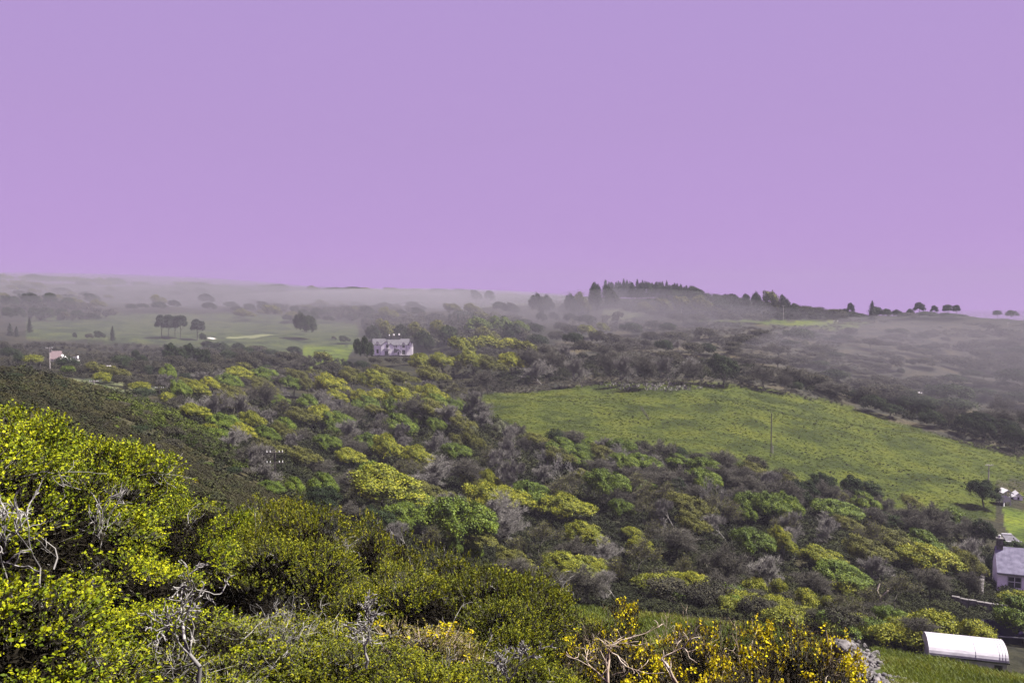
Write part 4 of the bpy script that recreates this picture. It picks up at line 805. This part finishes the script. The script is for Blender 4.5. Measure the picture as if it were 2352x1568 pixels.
# ------------------------------------------------------------------ the white gabled house (sizes in hundredths of a picture unit read from the photograph, turned into metres)
def house():
    x, y, z, d = hit(912, 817); k = (y * CP - z * SP) / F / 19.2           # metres per house unit
    ox, oz = 1280, 1190
    t = empty('white_house', (x, y, z), .17)
    X = lambda a: (a - ox) * k
    Z = lambda b: (oz - b) * k
    w = MB()
    D = 7.0
    w.box(X(580), X(1960), 0, D, -1.5, Z(722)); 
    w.obj('wall', M['white'], t)
    MB().box(X(235), X(578), 1.2, D, -1.5, Z(700)).obj('side_wing', M['white'], t)
    # roofs
    rf = MB().prism([(-.35, Z(715)), (D / 2, Z(452)), (D + .35, Z(715)), (D, Z(715) + .001), (D / 2, Z(465)), (0, Z(728) + .01)], 'x', X(870), X(1845))
    rf.prism([(.85, Z(700)), (D / 2 + .4, Z(440)), (D + .35, Z(700)), (D / 2 + .4, Z(455))], 'x', X(215), X(868)); roof = rf.obj('roof', M['slate'], t)
    # front gables
    def gable(a0, a1, apex, ay, ev, y0, nm='gable', trim=True, side=1):
        g = MB().prism([(X(a0), Z(ev)), (X(a1), Z(ev)), (X(apex), Z(ay))], 'y', y0, 2.2).obj(nm, M['white'], t)
        tr = MB(); th = .16
        for (p, q) in (((a0 - 14, ev + 8), (apex, ay - 12)), ((apex, ay - 12), (a1 + 14, ev + 8))):
            tr.poly([(X(p[0]), y0 - .12, Z(p[1])), (X(q[0]), y0 - .12, Z(q[1])), (X(q[0]), y0 - .12, Z(q[1]) - th), (X(p[0]), y0 - .12, Z(p[1]) - th),
                     (X(p[0]), 2.3, Z(p[1])), (X(q[0]), 2.3, Z(q[1])), (X(q[0]), 2.3, Z(q[1]) - th), (X(p[0]), 2.3, Z(p[1]) - th)],
                    [(0,1,2,3),(7,6,5,4),(0,4,5,1),(3,2,6,7),(0,3,7,4),(1,5,6,2)])
        tr.obj('bargeboard', M['dark'], g); return g
    gable(580, 905, 820, 545, 722, -.55); gable(905, 1150, 985, 640, 760, -.42)
    MB().box(X(580), X(900), -.55, .0, -1.5, Z(722)).box(X(905), X(1150), -.42, .0, -1.5, Z(760)).obj('front_bay', M['white'], t)
    gable(1480, 1665, 1570, 600, 722, -.06, 'dormer_gable'); gable(330, 520, 425, 555, 700, 1.1, 'dormer_gable'); gable(1800, 1925, 1862, 545, 722, -.3, 'gable_end'); gable(1925, 1990, 1950, 605, 722, .4, 'gable_end')
    MB().box(X(1925), X(1992), .5, D - .4, -1.5, Z(722)).obj('end_bay', M['white'], t)
    def win(a0, a1, b0, b1, y0, sill=True):
        wd = MB().box(X(a0), X(a1), y0 - .05, y0 + .05, Z(b1), Z(b0)).obj('window', M['glass'], t)
        fr = MB(); e_ = .07
        fr.box(X(a0) - e_, X(a0), y0 - .1, y0, Z(b1), Z(b0)).box(X(a1), X(a1) + e_, y0 - .1, y0, Z(b1), Z(b0)).box(X(a0) - e_, X(a1) + e_, y0 - .1, y0, Z(b0), Z(b0) + e_).box((X(a0) + X(a1)) / 2 - .025, (X(a0) + X(a1)) / 2 + .025, y0 - .075, y0 - .052, Z(b1), Z(b0))
        fr.obj('window_frame', M['dark'], wd); MB().box(X(a0) - .12, X(a1) + .12, y0 - .16, y0, Z(b1) - .12, Z(b1) - .003).obj('window_sill', M['white'], wd)
    win(1522, 1610, 682, 832, -.06); win(1508, 1636, 945, 1135, 0); win(805, 895, 690, 845, -.55); win(745, 885, 965, 1165, -.55); win(388, 458, 665, 735, 1.2); win(390, 470, 900, 1070, 1.2)
    win(1228, 1262, 735, 828, 0); win(1152, 1166, 735, 838, 0); win(915, 940, 1070, 1180, -.42); win(1832, 1852, 850, 885, -.3)
    MB().box(X(670), X(985), -.95, -.56, Z(912), Z(885)).obj('canopy', M['slate'], t)
    # porch
    p = MB().box(X(1165), X(1440), -2.0, -.003, -1.5, Z(1000)).prism([(X(1165), Z(1000)), (X(1440), Z(1000)), (X(1330), Z(925))], 'y', -2.0, 0).obj('porch', M['white'], t)
    MB().prism([(X(1140), Z(1030)), (X(1175), Z(850)), (X(1345), Z(890)), (X(1455), Z(1020)), (X(1455), Z(1050)), (X(1335), Z(930)), (X(1240), Z(1030))], 'y', -2.25, -.01).obj('porch_roof', M['slate'], p)
    MB().prism([(X(1295), -.9), (X(1360), -.9), (X(1360), Z(1030)), (X(1328), Z(975)), (X(1295), Z(1030))], 'y', -2.06, -2.0).obj('door', M['dark'], p)
    for a0, a1, b0 in ((1350, 1435, 305), (1110, 1200, 320)):
        c = MB().box(X(a0), X(a1), D / 2 - .5, D / 2 + .5, Z(480), Z(b0)).box(X(a0) - .08, X(a1) + .08, D / 2 - .58, D / 2 + .58, Z(b0), Z(b0) + .15).obj('chimney', M['stone'], roof)
        for a in (a0 + 22, a1 - 25): MB().cyl((X(a), D / 2, Z(b0) + .15), (X(a), D / 2, Z(b0) + .95), .17, .13, 8).obj('chimney_pot', M['white'], c)
    c = MB().box(X(930), X(985), D / 2 - .4, D / 2 + .4, Z(480), Z(320)).obj('chimney', M['stone'], roof); MB().cyl((X(957), D / 2, Z(320)), (X(957), D / 2, Z(245)), .16, .12, 8).obj('chimney_pot', M['white'], c)
    for a in (1260, 1445, 1690): MB().cyl((X(a), -.08, -.5), (X(a), -.08, Z(730)), .05, .05, 6).obj('drainpipe', M['dark'], t)
    MB().box(X(1150), X(1480), -.14, -.02, Z(728), Z(700)).box(X(1665), X(1800), -.14, -.02, Z(728), Z(700)).obj('gutter', M['dark'], t)
    tag(t, 'big white gabled house with slate roof, dormers, porch and tall chimneys above the woods', 'house')
    # low garden wall
    g = MB()
    for i in range(14):
        a = 240 + i * 125; xx = x + X(a); yy = y - 4.5; gz = float(H(xx, yy)); g.box(X(a), X(a + 118), -.25, .25, gz - z - .6, gz - z + .55 + (i % 3) * .08)
    g = g.obj('garden_wall', M['stone']); g.location = (x, y - 4.5, z); tag(g, 'low grey garden wall below the front of the white gabled house', 'wall')
house()
def far_cottage():
    x, y, z, d = hit(127, 834); k = (y * CP - z * SP) / F; t = empty('cottage', (x, y, z), .25)
    MB().box(-12 * k, 14 * k, 0, 5, -1.2, 9 * k).prism([(0, 9 * k), (5, 9 * k), (2.5, 19 * k)], 'x', -12 * k, 14 * k).obj('wall', M['white'], t)
    r = MB().prism([(-.4, 8 * k), (2.5, 25 * k), (5.4, 8 * k), (5.4, 10 * k), (2.5, 27.5 * k), (-.4, 10 * k)], 'x', -13 * k, 11 * k).obj('roof', M['pinkroof'], t)
    MB().box(-13 * k, -10 * k, 2, 3, 20 * k, 31 * k).obj('chimney', M['stone'], r)
    MB().prism([(12 * k, 0), (24 * k, 0), (24 * k, 8 * k), (19 * k, 15 * k), (12 * k, 8 * k)], 'y', -.8, 3.6).obj('gable', M['white'], t)
    MB().box(19 * k, 22 * k, -.9, -.8, 2 * k, 6 * k).obj('window', M['glass'], t)
    MB().box(-7 * k, 11 * k, -2.2, -1.9, -1, 2.5 * k).obj('porch_wall', M['white'], t)
    tag(t, 'far white cottage with faded pink tiled roof behind the pale telegraph pole', 'cottage')
    x, y, z, d = hit(164, 836); k = (y * CP - z * SP) / F; t = empty('cottage', (x, y, z), .1)
    MB().box(-9 * k, 9 * k, 0, 4.5, -1.2, 8 * k).prism([(-9 * k, 8 * k), (-1 * k, 8 * k), (-5 * k, 14 * k)], 'y', -.2, 2).obj('wall', M['white'], t)
    r = MB().prism([(-.4, 7.6 * k), (2.3, 16 * k), (4.9, 7.6 * k), (2.3, 14 * k)], 'x', -1 * k, 10 * k).obj('roof', M['slate'], t)
    MB().box(9 * k, 11 * k, 1.5, 2.5, 2, 18 * k).obj('chimney', M['white'], r)
    MB().box(-6 * k, -4 * k, -.3, -.2, 3 * k, 7 * k).obj('window', M['glass'], t)
    tag(t, 'small white cottage with grey roof just right of the pink-roofed cottage', 'cottage')
far_cottage()
def vehicle(name, u, v, w, h, label, cat, dark=True):
    x, y, z, d = hit(u, v + h / 2); k = (y * CP - z * SP) / F; W = w * k; Hh = h * k; t = empty(name, (x, y, z), .1)
    MB().prism([(-W/2, .35), (W/2, .35), (W/2, .35 + Hh * .45), (W * .32, Hh * .55 + .3), (W * .2, Hh), (-W * .42, Hh), (-W/2, Hh * .7)], 'y', -.9, .9).obj('body', M['white'], t)
    MB().box(-W * .36, W * .16, -.93, -.9, Hh * .62, Hh * .86).obj('window', M['glass'], t)
    for a in (-.3, .3): MB().cyl((W * a, -.85, .34), (W * a, .85, .34), .34, .34, 12).obj('wheel', M['dark'], t)
    tag(t, label, cat)
vehicle('parked_van', 179, 838, 10, 6, 'small white van parked just right of the two far cottages', 'van')
vehicle('caravan', 250, 843, 20, 7, 'long low white caravan in the dark thicket right of the far cottages', 'caravan')

# ------------------------------------------------------------------ right-hand buildings
def cottage():
    xb, yb, zb, d = hit(2318, 1360); k = (yb * CP - zb * SP) / F
    t = empty('white_cottage', (xb, yb, zb), -.38)
    # local x to the right along the ridge; left gable faces the left
    L, Dp = 11.0, 5.6; zE = (1360 - 1313) * k; zR = zE + 2.9; x0 = -1.6
    MB().prism([(0, -1.5), (Dp, -1.5), (Dp, zE), (Dp / 2, zR), (0, zE)], 'x', x0, x0 + L).obj('wall', M['white'], t)
    r = MB().prism([(-.35, zE - .28), (Dp / 2, zR + .05), (Dp + .35, zE - .28), (Dp + .35, zE - .12), (Dp / 2, zR + .24), (-.35, zE - .12)], 'x', x0 - .12, x0 + L + .12).obj('roof', M['violet_slate'], t)
    c = MB().box(x0 + .1, x0 + .95, Dp / 2 - .45, Dp / 2 + .45, zR - .6, zR + 1.35).box(x0 + .02, x0 + 1.03, Dp / 2 - .53, Dp / 2 + .53, zR + 1.35, zR + 1.5).obj('chimney', M['stone'], r)
    MB().cyl((x0 + .5, Dp / 2, zR + 1.5), (x0 + .5, Dp / 2, zR + 1.95), .22, .18, 10).obj('chimney_pot', M['porcelain'], c)
    for a in (1.3, 5.6):
        w = MB().box(x0 + a, x0 + a + 1.9, -.06, -.01, .75, zE - .55).obj('window', M['glass'], t); f = MB(); e_ = .11
        for q in (0, .9, 1.9 - e_): f.box(x0 + a + q, x0 + a + q + e_, -.12, -.062, .75, zE - .55)
        for q in (.75, .75 + (zE - 1.3) / 2, zE - .55 - e_): f.box(x0 + a + e_ + .002, x0 + a + 1.9 - e_ - .002, -.115, -.064, q, q + e_)
        f.obj('window_frame', M['porcelain'], w); MB().box(x0 + a - .12, x0 + a + 2.02, -.2, -.01, .62, .747).obj('window_sill', M['white'], w)
    MB().box(x0, x0 + L, -.5, -.36, zE - .34, zE - .22).obj('gutter', M['dark'], t)
    tag(t, 'white cottage with grey-violet slate roof and one chimney at the right edge', 'cottage')
cottage()
def shelter():
    # barrel roof whose ridge runs to the right and a little nearer
    xa, ya, za = (float(q * 81) for q in ray(2312, 1543)); k = (ya * CP - za * SP) / F
    L, R = 5.6, 1.9; t = empty('barrel_roofed_shelter', (xa, ya, za), -.30); hw = .75
    MB().box(-L, 0, 0, 2 * R, -1.6, hw).obj('wall', M['greysheet'], t)
    n = 16; prof = [(R - (R + .10) * math.cos(PI * i / n), hw + 1.05 * math.sin(PI * i / n)) for i in range(n + 1)]
    r = MB().prism(prof, 'x', -L - .15, .15).obj('barrel_roof', M['metal'], t)
    for j in range(4):
        xx = -.05 - j * (.22 if j < 3 else .9) - (0 if j < 3 else -.5)
        pr = [(R - (R + .135) * math.cos(PI * i / n), hw + 1.075 * math.sin(PI * i / n)) for i in range(n + 1)]
        q = [(R - (R + .09) * math.cos(PI * i / n), hw + 1.04 * math.sin(PI * i / n)) for i in range(n, -1, -1)]
        MB().prism(pr + q, 'x', xx, xx + .05).obj('roof_rib', M['greysheet'], r)
    MB().box(-L - .2, .2, -.16, -.02, hw - .05, hw + .06).obj('gutter', M['dark'], t)
    MB().box(-.9, -.3, -.03, -.002, -.1, .5).obj('vent', M['dark'], t)
    tag(t, 'long white barrel-roofed metal shelter behind the bright grass at the bottom right', 'shelter')
shelter()
def shed():
    x, y, z, d = hit(2328, 1256); k = (y * CP - z * SP) / F; t = empty('garden_shed', (x, y, z), -.1)
    MB().box(-14 * k, 13 * k, 0, 2.6, -.8, 13 * k).obj('wall', M['purple'], t)
    MB().box(-18 * k, 16 * k, -.5, -.1, 12.6 * k, 14.2 * k).box(-13 * k, 9 * k, 2.4, 3.0, 21 * k, 23 * k).obj('roof_edge', M['greysheet'], t)
    MB().poly([(-17 * k, -.1, 14 * k), (15 * k, -.1, 14 * k), (10 * k, 2.5, 21 * k), (-13 * k, 2.5, 21 * k), (-17 * k, -.1, 13.2 * k), (15 * k, -.1, 13.2 * k), (10 * k, 2.5, 20.2 * k), (-13 * k, 2.5, 20.2 * k)],
              [(0,1,2,3),(7,6,5,4),(0,4,5,1),(1,5,6,2),(2,6,7,3),(3,7,4,0)]).obj('roof', M['slate'], t)
    MB().box(8 * k, 12.5 * k, -.08, -.004, -.2, 9 * k).obj('door', M['greysheet'], t)
    tag(t, 'dark violet-walled shed with pale roof edge above the white cottage', 'shed')
    x, y, z, d = hit(2310, 1488); k = (y * CP - z * SP) / F; d2 = 24
    # dark barn in the shade behind the shelter
    x, y, z, d = hit(2306, 1476, 95); k = (y * CP - z * SP) / F; t = empty('barn', (x, y, z), -.2)
    MB().box(-1.8, 1.7, 0, 3.0, -1.5, .9).obj('wall', M['purple'], t)
    MB().prism([(-.3, .8), (1.5, 1.7), (3.3, .8), (3.3, 1.0), (1.5, 1.9), (-.3, 1.0)], 'x', -2.0, 1.9).obj('roof', M['purple'], t)
    MB().box(-2.0, 1.9, -.42, -.31, .78, .86).obj('gutter', M['greysheet'], t)
    tag(t, 'low dark violet barn in the shade just behind the right end of the white shelter', 'barn')
shed()
def lookout():
    x, y, z, d = hit(2313, 1160); k = (y * CP - z * SP) / F; t = empty('lookout_tower', (x, y, z), 0)
    q = MB()
    for a in (-8, 7): 
        q.box(a * k, (a + 1.6) * k, 0, .2, -.5, 28 * k).box(a * k, (a + 1.6) * k, 1.8, 2.0, -.5, 28 * k)
    q.obj('post', M['porcelain'], t)
    MB().box(-6 * k, 6.8 * k, .02, 1.98, 8 * k, 18 * k).obj('box_body', M['porcelain'], t)
    MB().prism([(-12 * k, 27 * k), (0, 34 * k), (13 * k, 26 * k), (13 * k, 28 * k), (0, 36.5 * k), (-12 * k, 29 * k)], 'y', -.4, 2.4).obj('roof', M['porcelain'], t)
    MB().cyl((-8 * k, -.2, 9 * k), (-14 * k, -1.2, -.5), .10, .10, 6).obj('brace', M['porcelain'], t)
    MB().box(8.8 * k, 26 * k, .7, .9, 17 * k, 19 * k).obj('walkway_rail', M['porcelain'], t)
    tag(t, 'white open-sided lookout tower with pitched roof above the bright lawn', 'lookout tower')
    x, y, z, d = hit(2338, 1147); k = (y * CP - z * SP) / F; t = empty('garden_hut', (x, y, z), -.3)
    MB().prism([(-8 * k, -.5), (10 * k, -.5), (10 * k, 6 * k), (1 * k, 13 * k), (-8 * k, 6 * k)], 'y', 0, 3).obj('wall', M['white'], t)
    MB().prism([(-11 * k, 4 * k), (1 * k, 14 * k), (12 * k, 5 * k), (12 * k, 6.5 * k), (1 * k, 15.8 * k), (-11 * k, 6 * k)], 'y', -.3, 3.3).obj('roof', M['porcelain'], t)
    MB().box(-1 * k, 3 * k, -.06, -.01, 0, 6 * k).obj('door', M['dark'], t)
    tag(t, 'small white pitched-roof hut just right of the lookout tower', 'hut')
lookout()
def stone_walls():
    def wall(pts, label, h=1.1, jit=.12):
        P3 = [hit(u, v) for u, v in pts]; x0, y0, z0 = P3[0][:3]; b = MB(); rg = random.Random(4)
        for (xa, ya, za, _), (xb, yb, zb, _) in zip(P3[:-1], P3[1:]):
            L = math.hypot(xb - xa, yb - ya); n = max(2, int(L / .7))
            for i in range(n):
                s, e_ = i / n, (i + .94) / n; ax, ay = xa + (xb - xa) * s, ya + (yb - ya) * s; bx, by = xa + (xb - xa) * e_, ya + (yb - ya) * e_; g = float(H((ax + bx) / 2, (ay + by) / 2))
                nx, ny = -(by - ay), bx - ax; ln = math.hypot(nx, ny) + 1e-6; nx *= .28 / ln; ny *= .28 / ln; top = g - z0 + h + rg.uniform(-jit, jit)
                b.poly([(ax - x0 - nx, ay - y0 - ny, g - z0 - .6), (bx - x0 - nx, by - y0 - ny, g - z0 - .6), (bx - x0 + nx, by - y0 + ny, g - z0 - .6), (ax - x0 + nx, ay - y0 + ny, g - z0 - .6),
                        (ax - x0 - nx, ay - y0 - ny, top), (bx - x0 - nx, by - y0 - ny, top - .04), (bx - x0 + nx, by - y0 + ny, top - .04), (ax - x0 + nx, ay - y0 + ny, top)], [(0,3,2,1),(4,5,6,7),(0,1,5,4),(1,2,6,5),(2,3,7,6),(3,0,4,7)])
        o = b.obj('stone_wall', M['stone']); o.location = (x0, y0, z0); tag(o, label, 'wall')
    wall([(2186, 1392), (2225, 1402), (2262, 1408), (2314, 1420)], 'old grey stone wall along the lane below the white cottage', 1.6)
    wall([(2252, 1385), (2256, 1350), (2262, 1335)], 'grey stone wall climbing the bank left of the white cottage', 1.8)
stone_walls()
def boulder(u, v, w, h, label, seed, d=None):
    rng = np.random.default_rng(seed)
    if d: wx, wy, wz = ray(u, v); x, y = float(wx * d), float(wy * d); z = float(wz * d)
    else: x, y, z, d = hit(u, v)
    k = d / F; import bmesh
    bm = bmesh.new(); bmesh.ops.create_icosphere(bm, subdivisions=3, radius=1)
    for q in bm.verts:
        n = q.co.copy(); f_ = 1 + .5 * (fbm(np.array(n.x * 1.6 + seed), np.array(n.y * 1.6 + n.z * 2.1), 3, seed) - .5); q.co = n * float(f_)
        q.co.x = round(q.co.x * 5) / 5 * .6 + q.co.x * .4; q.co.z = round(q.co.z * 4) / 4 * .5 + q.co.z * .5
        q.co.x *= w * k / 2; q.co.y *= w * k / 2 * .8; q.co.z *= h * k
    me = bpy.data.meshes.new('boulder'); bm.to_mesh(me); bm.free(); me.materials.append(M['stone']); o = link('boulder', me); o.location = (x, y, z); o.rotation_euler = (0, 0, seed)
    tag(o, label, 'rock')
if 0: boulder(1710, 1436, 34, 12, 'pale rock showing behind the gorse on the right', 5, 16)
if 0: boulder(1778, 1440, 26, 9, 'smaller pale rock right of the one behind the gorse', 6, 16)
boulder(1932, 1482, 44, 14, 'biggest pale rock at the top of the stony path', 7, 14)
if 0: boulder(1975, 1502, 30, 9, 'rounded pale rock below the biggest one on the stony path', 8, 14.5)
def stones():
    rng = np.random.default_rng(9); b = MB(); n = 0; poly = AREAS[13][1]
    import itertools
    V = []; Q = []; R = []
    base = np.array([(-1,-1,-1),(1,-1,-1),(1,1,-1),(-1,1,-1),(-1,-1,1),(1,-1,1),(1,1,1),(-1,1,1)], float) * .5; fq = np.array([(0,3,2,1),(4,5,6,7),(0,1,5,4),(1,2,6,5),(2,3,7,6),(3,0,4,7)])
    while n < 750:
        u = rng.uniform(1900, 2150); v = rng.uniform(1460, 1600)
        if not bool(inpoly(np.array([u]), np.array([v]), poly)[0]): continue
        x, y, z, d = hit(u, v); s = rng.uniform(.03, .11) * (1 + d / 30); A = rng.normal(size=(3, 3)); A, _ = np.linalg.qr(A)
        p = (base * rng.uniform(.7, 1.2, 3) + rng.normal(size=(8, 3)) * .12) @ A * s + [x, y, z + s * .2]; V.append(p); Q.append(fq + n * 8); n += 1
    o = link('path_stones', mesh_np('path_stones', np.concatenate(V), np.concatenate(Q), [M['stone']])); tag(o, 'loose pale stones strewn along the path right of the gorse', 'stones', kind='stuff')
stones()
# ------------------------------------------------------------------ golf course
def disc(name, u0, u1, v0, v1, m_, label, cat, dz=.12, kind=None, rim=.15):
    # a raised or sunk lens of ground-hugging surface
    n = 28; pts = []; x0, y0, z0, _ = hit((u0 + u1) / 2, (v0 + v1) / 2); V = [(0, 0, dz + rim)]; fs = []
    k = y0 / F; rx = (u1 - u0) / 2 * k; xa, ya, _, _ = hit((u0 + u1) / 2, v0); xb, yb, _, _ = hit((u0 + u1) / 2, v1); ry = min(max(abs(ya - yb) / 2, 1.5), 3.2 if name == 'sand_bunker' else 9)
    for ring, (f_, hh) in enumerate(((.6, dz + rim), (1.0, dz))):
        for i in range(n):
            a = 2 * PI * i / n; px, py = rx * f_ * math.cos(a), ry * f_ * math.sin(a); V.append((px, py, float(H(x0 + px, y0 + py)) - z0 + hh))
    for i in range(n):
        j = (i + 1) % n; fs += [(0, 1 + i, 1 + j), (1 + i, 1 + n + i, 1 + n + j, 1 + j)]
    V[0] = (0, 0, V[0][2]); o = MB().poly(V, fs).obj(name, m_); o.location = (x0, y0, z0)
    if kind: o['kind'] = kind
    else: tag(o, label, cat)
M['green_turf'] = noise_mat('fine_turf', [(.3, (.085, .095, .04)), (.7, (.115, .125, .055))], .5, .9)
disc('sand_bunker', 476, 500, 776, 781, M['sand'], 'white sand bunker right of the lone round pine on the golf course', 'bunker')
disc('putting_green', 545, 627, 769, 777, M['green_turf'], 'pale putting green in the middle of the golf course', 'putting green')
disc('sand_bunker', 520, 552, 774, 779, M['green_turf'], 'shallow grassy bunker left of the putting green', 'bunker')
def flag(u, v, label, h=2.3):
    x, y, z, d = hit(u, v); t = empty('golf_flag', (x, y, z)); MB().cyl((0, 0, -.1), (0, 0, h), .05, .05, 6).obj('flagstick', M['porcelain'], t); MB().poly([(.05, -.01, h), (.9, .05, h - .12), (.85, .05, h - .55), (.05, -.01, h - .6), (.05, .02, h), (.9, .08, h - .12), (.85, .08, h - .55), (.05, .02, h - .6)], [(0,1,2,3),(7,6,5,4),(0,4,5,1),(1,5,6,2),(2,6,7,3),(3,7,4,0)]).obj('flag', M['porcelain'], t)
    tag(t, label, 'golf flag')
flag(1622, 737, 'white golf flag at the left end of the bright green strip below the hilltop wood'); flag(1914, 744, 'left one of two white flags on the bright green knoll'); flag(1923, 743, 'right one of two white flags on the bright green knoll'); flag(2315, 748, 'white golf flag on the far right hillside near the skyline'); flag(570, 712, 'tiny white golf flag on the misty far fairway')
# ------------------------------------------------------------------ birds over the field
def bird(u, v, d, m_, span, label, rz, roll, cat='bird'):
    wx, wy, wz = ray(u, v); t = empty('flying_bird', (float(wx * d), float(wy * d), float(wz * d)), rz); t.rotation_euler = (0, roll, rz); s = span
    b = MB(); prof = [(-.30, .0), (-.24, .035), (-.08, .055), (.08, .05), (.18, .035), (.26, .028), (.34, .0)]
    for (a, ra), (c, rc) in zip(prof[:-1], prof[1:]): b.cyl((a * s, 0, 0), (c * s, 0, 0), max(ra, .004) * s, max(rc, .004) * s, 8)
    b.poly([(-.24 * s, -.03 * s, 0), (-.24 * s, .03 * s, 0), (-.46 * s, .07 * s, .01), (-.46 * s, -.07 * s, .01), (-.35 * s, 0, .02)], [(0,1,2,3),(0,4,1),(1,4,2),(2,4,3),(3,4,0)]); body = b.obj('body', m_, t)
    for sg in (-1, 1):
        w = [(.12, .03, .02), (.16, .26, .12), (.0, .52, .07), (-.10, .50, .06), (-.04, .25, .10), (-.12, .03, .02)]; w = [(a * s, sg * b_ * s, c * s) for a, b_, c in w]; lo = [(a, b_, c - .012 * s) for a, b_, c in w]; n = 6
        MB().poly(w + lo, [tuple(range(n)), tuple(range(2 * n - 1, n - 1, -1))] + [(i, (i + 1) % n, n + (i + 1) % n, n + i) for i in range(n)]).obj('wing', M['black'] if m_ is M['black'] else M['greysheet'], t)
    tag(t, label, cat)
bird(2086, 1080, 120, M['black'], .95, 'upper left of two black birds flying over the big green field', .5, .5)
bird(2180, 1100, 115, M['black'], 1.0, 'lower right of two black birds flying over the big green field', .6, .45)
bird(2113, 902, 150, M['white'], 1.1, 'white gull gliding in front of the misty right-hand hillside', .2, .2)

# ------------------------------------------------------------------ labels of the plants
ORD = ['leftmost', 'second from left', 'third from left', 'fourth from left', 'fifth from left', 'sixth from left', 'seventh from left', 'eighth from left', 'ninth from left', 'tenth from left', 'eleventh from left', 'twelfth from left'] + [a + ' from left' for a in ('thirteenth', 'fourteenth', 'fifteenth', 'sixteenth', 'seventeenth', 'eighteenth', 'nineteenth', 'twentieth')]
def rel(p):
    bu = min(LM, key=lambda l: (l[0] - p['u']) ** 2 + ((l[1] - p['v']) * 1.6) ** 2); du = p['u'] - bu[0]; dv = (p['v'] - bu[1]) * 1.6
    if abs(du) < 14 and abs(dv) < 22: return 'beside ' + bu[2]
    if abs(du) > abs(dv): return ('right of ' if du > 0 else 'left of ') + bu[2]
    return ('below ' if dv > 0 else 'above ') + bu[2]
groups = {}
for p in PLANTS: p['rel'] = rel(p); groups.setdefault((p['desc'], p['rel']), []).append(p)
hw = set()
for row_, nm_ in ((0, 'back row'), (1, 'middle row'), (2, 'front row')):
    ps = sorted([p for r0, p in HILLW if r0 == row_], key=lambda p: p['u'])
    for i, p in enumerate(ps): p['label'] = ('rounded dark tree' if p['kind'] == 'far_dark' else 'dark conifer') + ' in the hilltop wood, ' + nm_ + ', ' + ORD[i]
for (desc, rl), ps in groups.items():
    ps.sort(key=lambda p: p['u']); n = len(ps)
    for i, p in enumerate(ps):
        lb = desc + ' ' + rl if n == 1 else (desc + ' ' + rl + ', ' + ('left one of two' if i == 0 else 'right one of two') if n == 2 else desc + ' ' + rl + ', ' + (ORD[i] if i < n - 1 and i < 20 else 'rightmost') )
        lb = p['label'] or lb
        while len(lb.split()) > 16 and ' the ' in lb: lb = lb.replace(' the ', ' ', 1)
        tag(p['o'], lb, p['cat'], {'shrub': 'shrubs on the hillsides', 'conifer': 'conifers', 'pine': 'pines of the golf course and skyline'}.get(p['cat'], 'trees of the valley and hills'))
ROWN = {'crest': 'along the top line of the near hedge', 'upper': 'just below the top line of the near hedge', 'middle': 'halfway down the near hedge', 'lower': 'low in the near hedge', 'near': 'close in front in the near hedge', 'front': 'nearest the bottom edge of the picture'}
gr = {}
for p in FG: gr.setdefault((p['desc'], p['row']), []).append(p)
for (desc, rn), ps in gr.items():
    ps.sort(key=lambda p: p['u']); n = len(ps)
    for i, p in enumerate(ps):
        s_ = '' if n == 1 else (', left one of two' if i == 0 else ', right one of two') if n == 2 else ', ' + (ORD[i] if i < n - 1 and i < 20 else 'rightmost')
        tag(p['o'], desc + ' ' + ROWN[rn] + s_, p['cat'], 'bushes of the near hedge')
for o_ in scene.objects:
    if len(o_.get('label', '').split()) > 16: print('LONG', o_['label'])
# ------------------------------------------------------------------ air
def haze():
    o = MB().box(-1550, 1550, -1520, 1560, -75, 46).obj('haze', None)
    m = bpy.data.materials.new('haze'); m.use_nodes = True; n = m.node_tree.nodes; l = m.node_tree.links; n.remove(n['Principled BSDF'])
    v = n.new('ShaderNodeVolumePrincipled'); v.inputs['Density'].default_value = .00038; v.inputs['Color'].default_value = (.285, .275, .34, 1); v.inputs['Anisotropy'].default_value = .0
    l.new(v.outputs[0], n['Material Output'].inputs['Volume']); o.data.materials.clear(); o.data.materials.append(m); o['kind'] = 'stuff'
haze()
def mist(label, u, v, d, sx, sy, sz, dens, rz=0, g=1.0):
    wx, wy, wz = ray(u, v); import bmesh
    bm = bmesh.new(); bmesh.ops.create_icosphere(bm, subdivisions=4, radius=1); me = bpy.data.meshes.new('mist_bank'); bm.to_mesh(me); bm.free()
    o = link('mist_bank', me); o.location = (float(wx * d), float(wy * d), float(wz * d)); o.scale = (sx, sy, sz); o.rotation_euler = (0, 0, rz)
    m = bpy.data.materials.new('mist'); m.use_nodes = True; n = m.node_tree.nodes; l = m.node_tree.links; n.remove(n['Principled BSDF'])
    q = n.new('ShaderNodeVolumePrincipled'); q.inputs['Density'].default_value = dens; q.inputs['Color'].default_value = (.235 * g, .222 * g, .262 * g, 1)
    l.new(q.outputs[0], n['Material Output'].inputs['Volume']); me.materials.append(m); tag(o, label, 'mist', kind='stuff')
mist('pale mist lying over the ridge on the left', 60, 690, 1040, 340, 230, 28, .0056, .1, 1.12)
mist('pale mist spread along the ridge between the left edge and the middle', 480, 698, 1010, 280, 200, 21, .0060, .1)
mist('bright patch of mist over the far fields in the middle', 930, 695, 930, 200, 190, 15, .0078, 0, 1.35)
mist('thin mist drifting across the hilltop wood', 1450, 716, 530, 85, 60, 14, .0052)
mist('thin mist veiling the upper right hillside', 2330, 825, 430, 115, 120, 21, .0040)
mist('thin mist over the golf course and the white house', 620, 765, 640, 470, 240, 28, .0023)
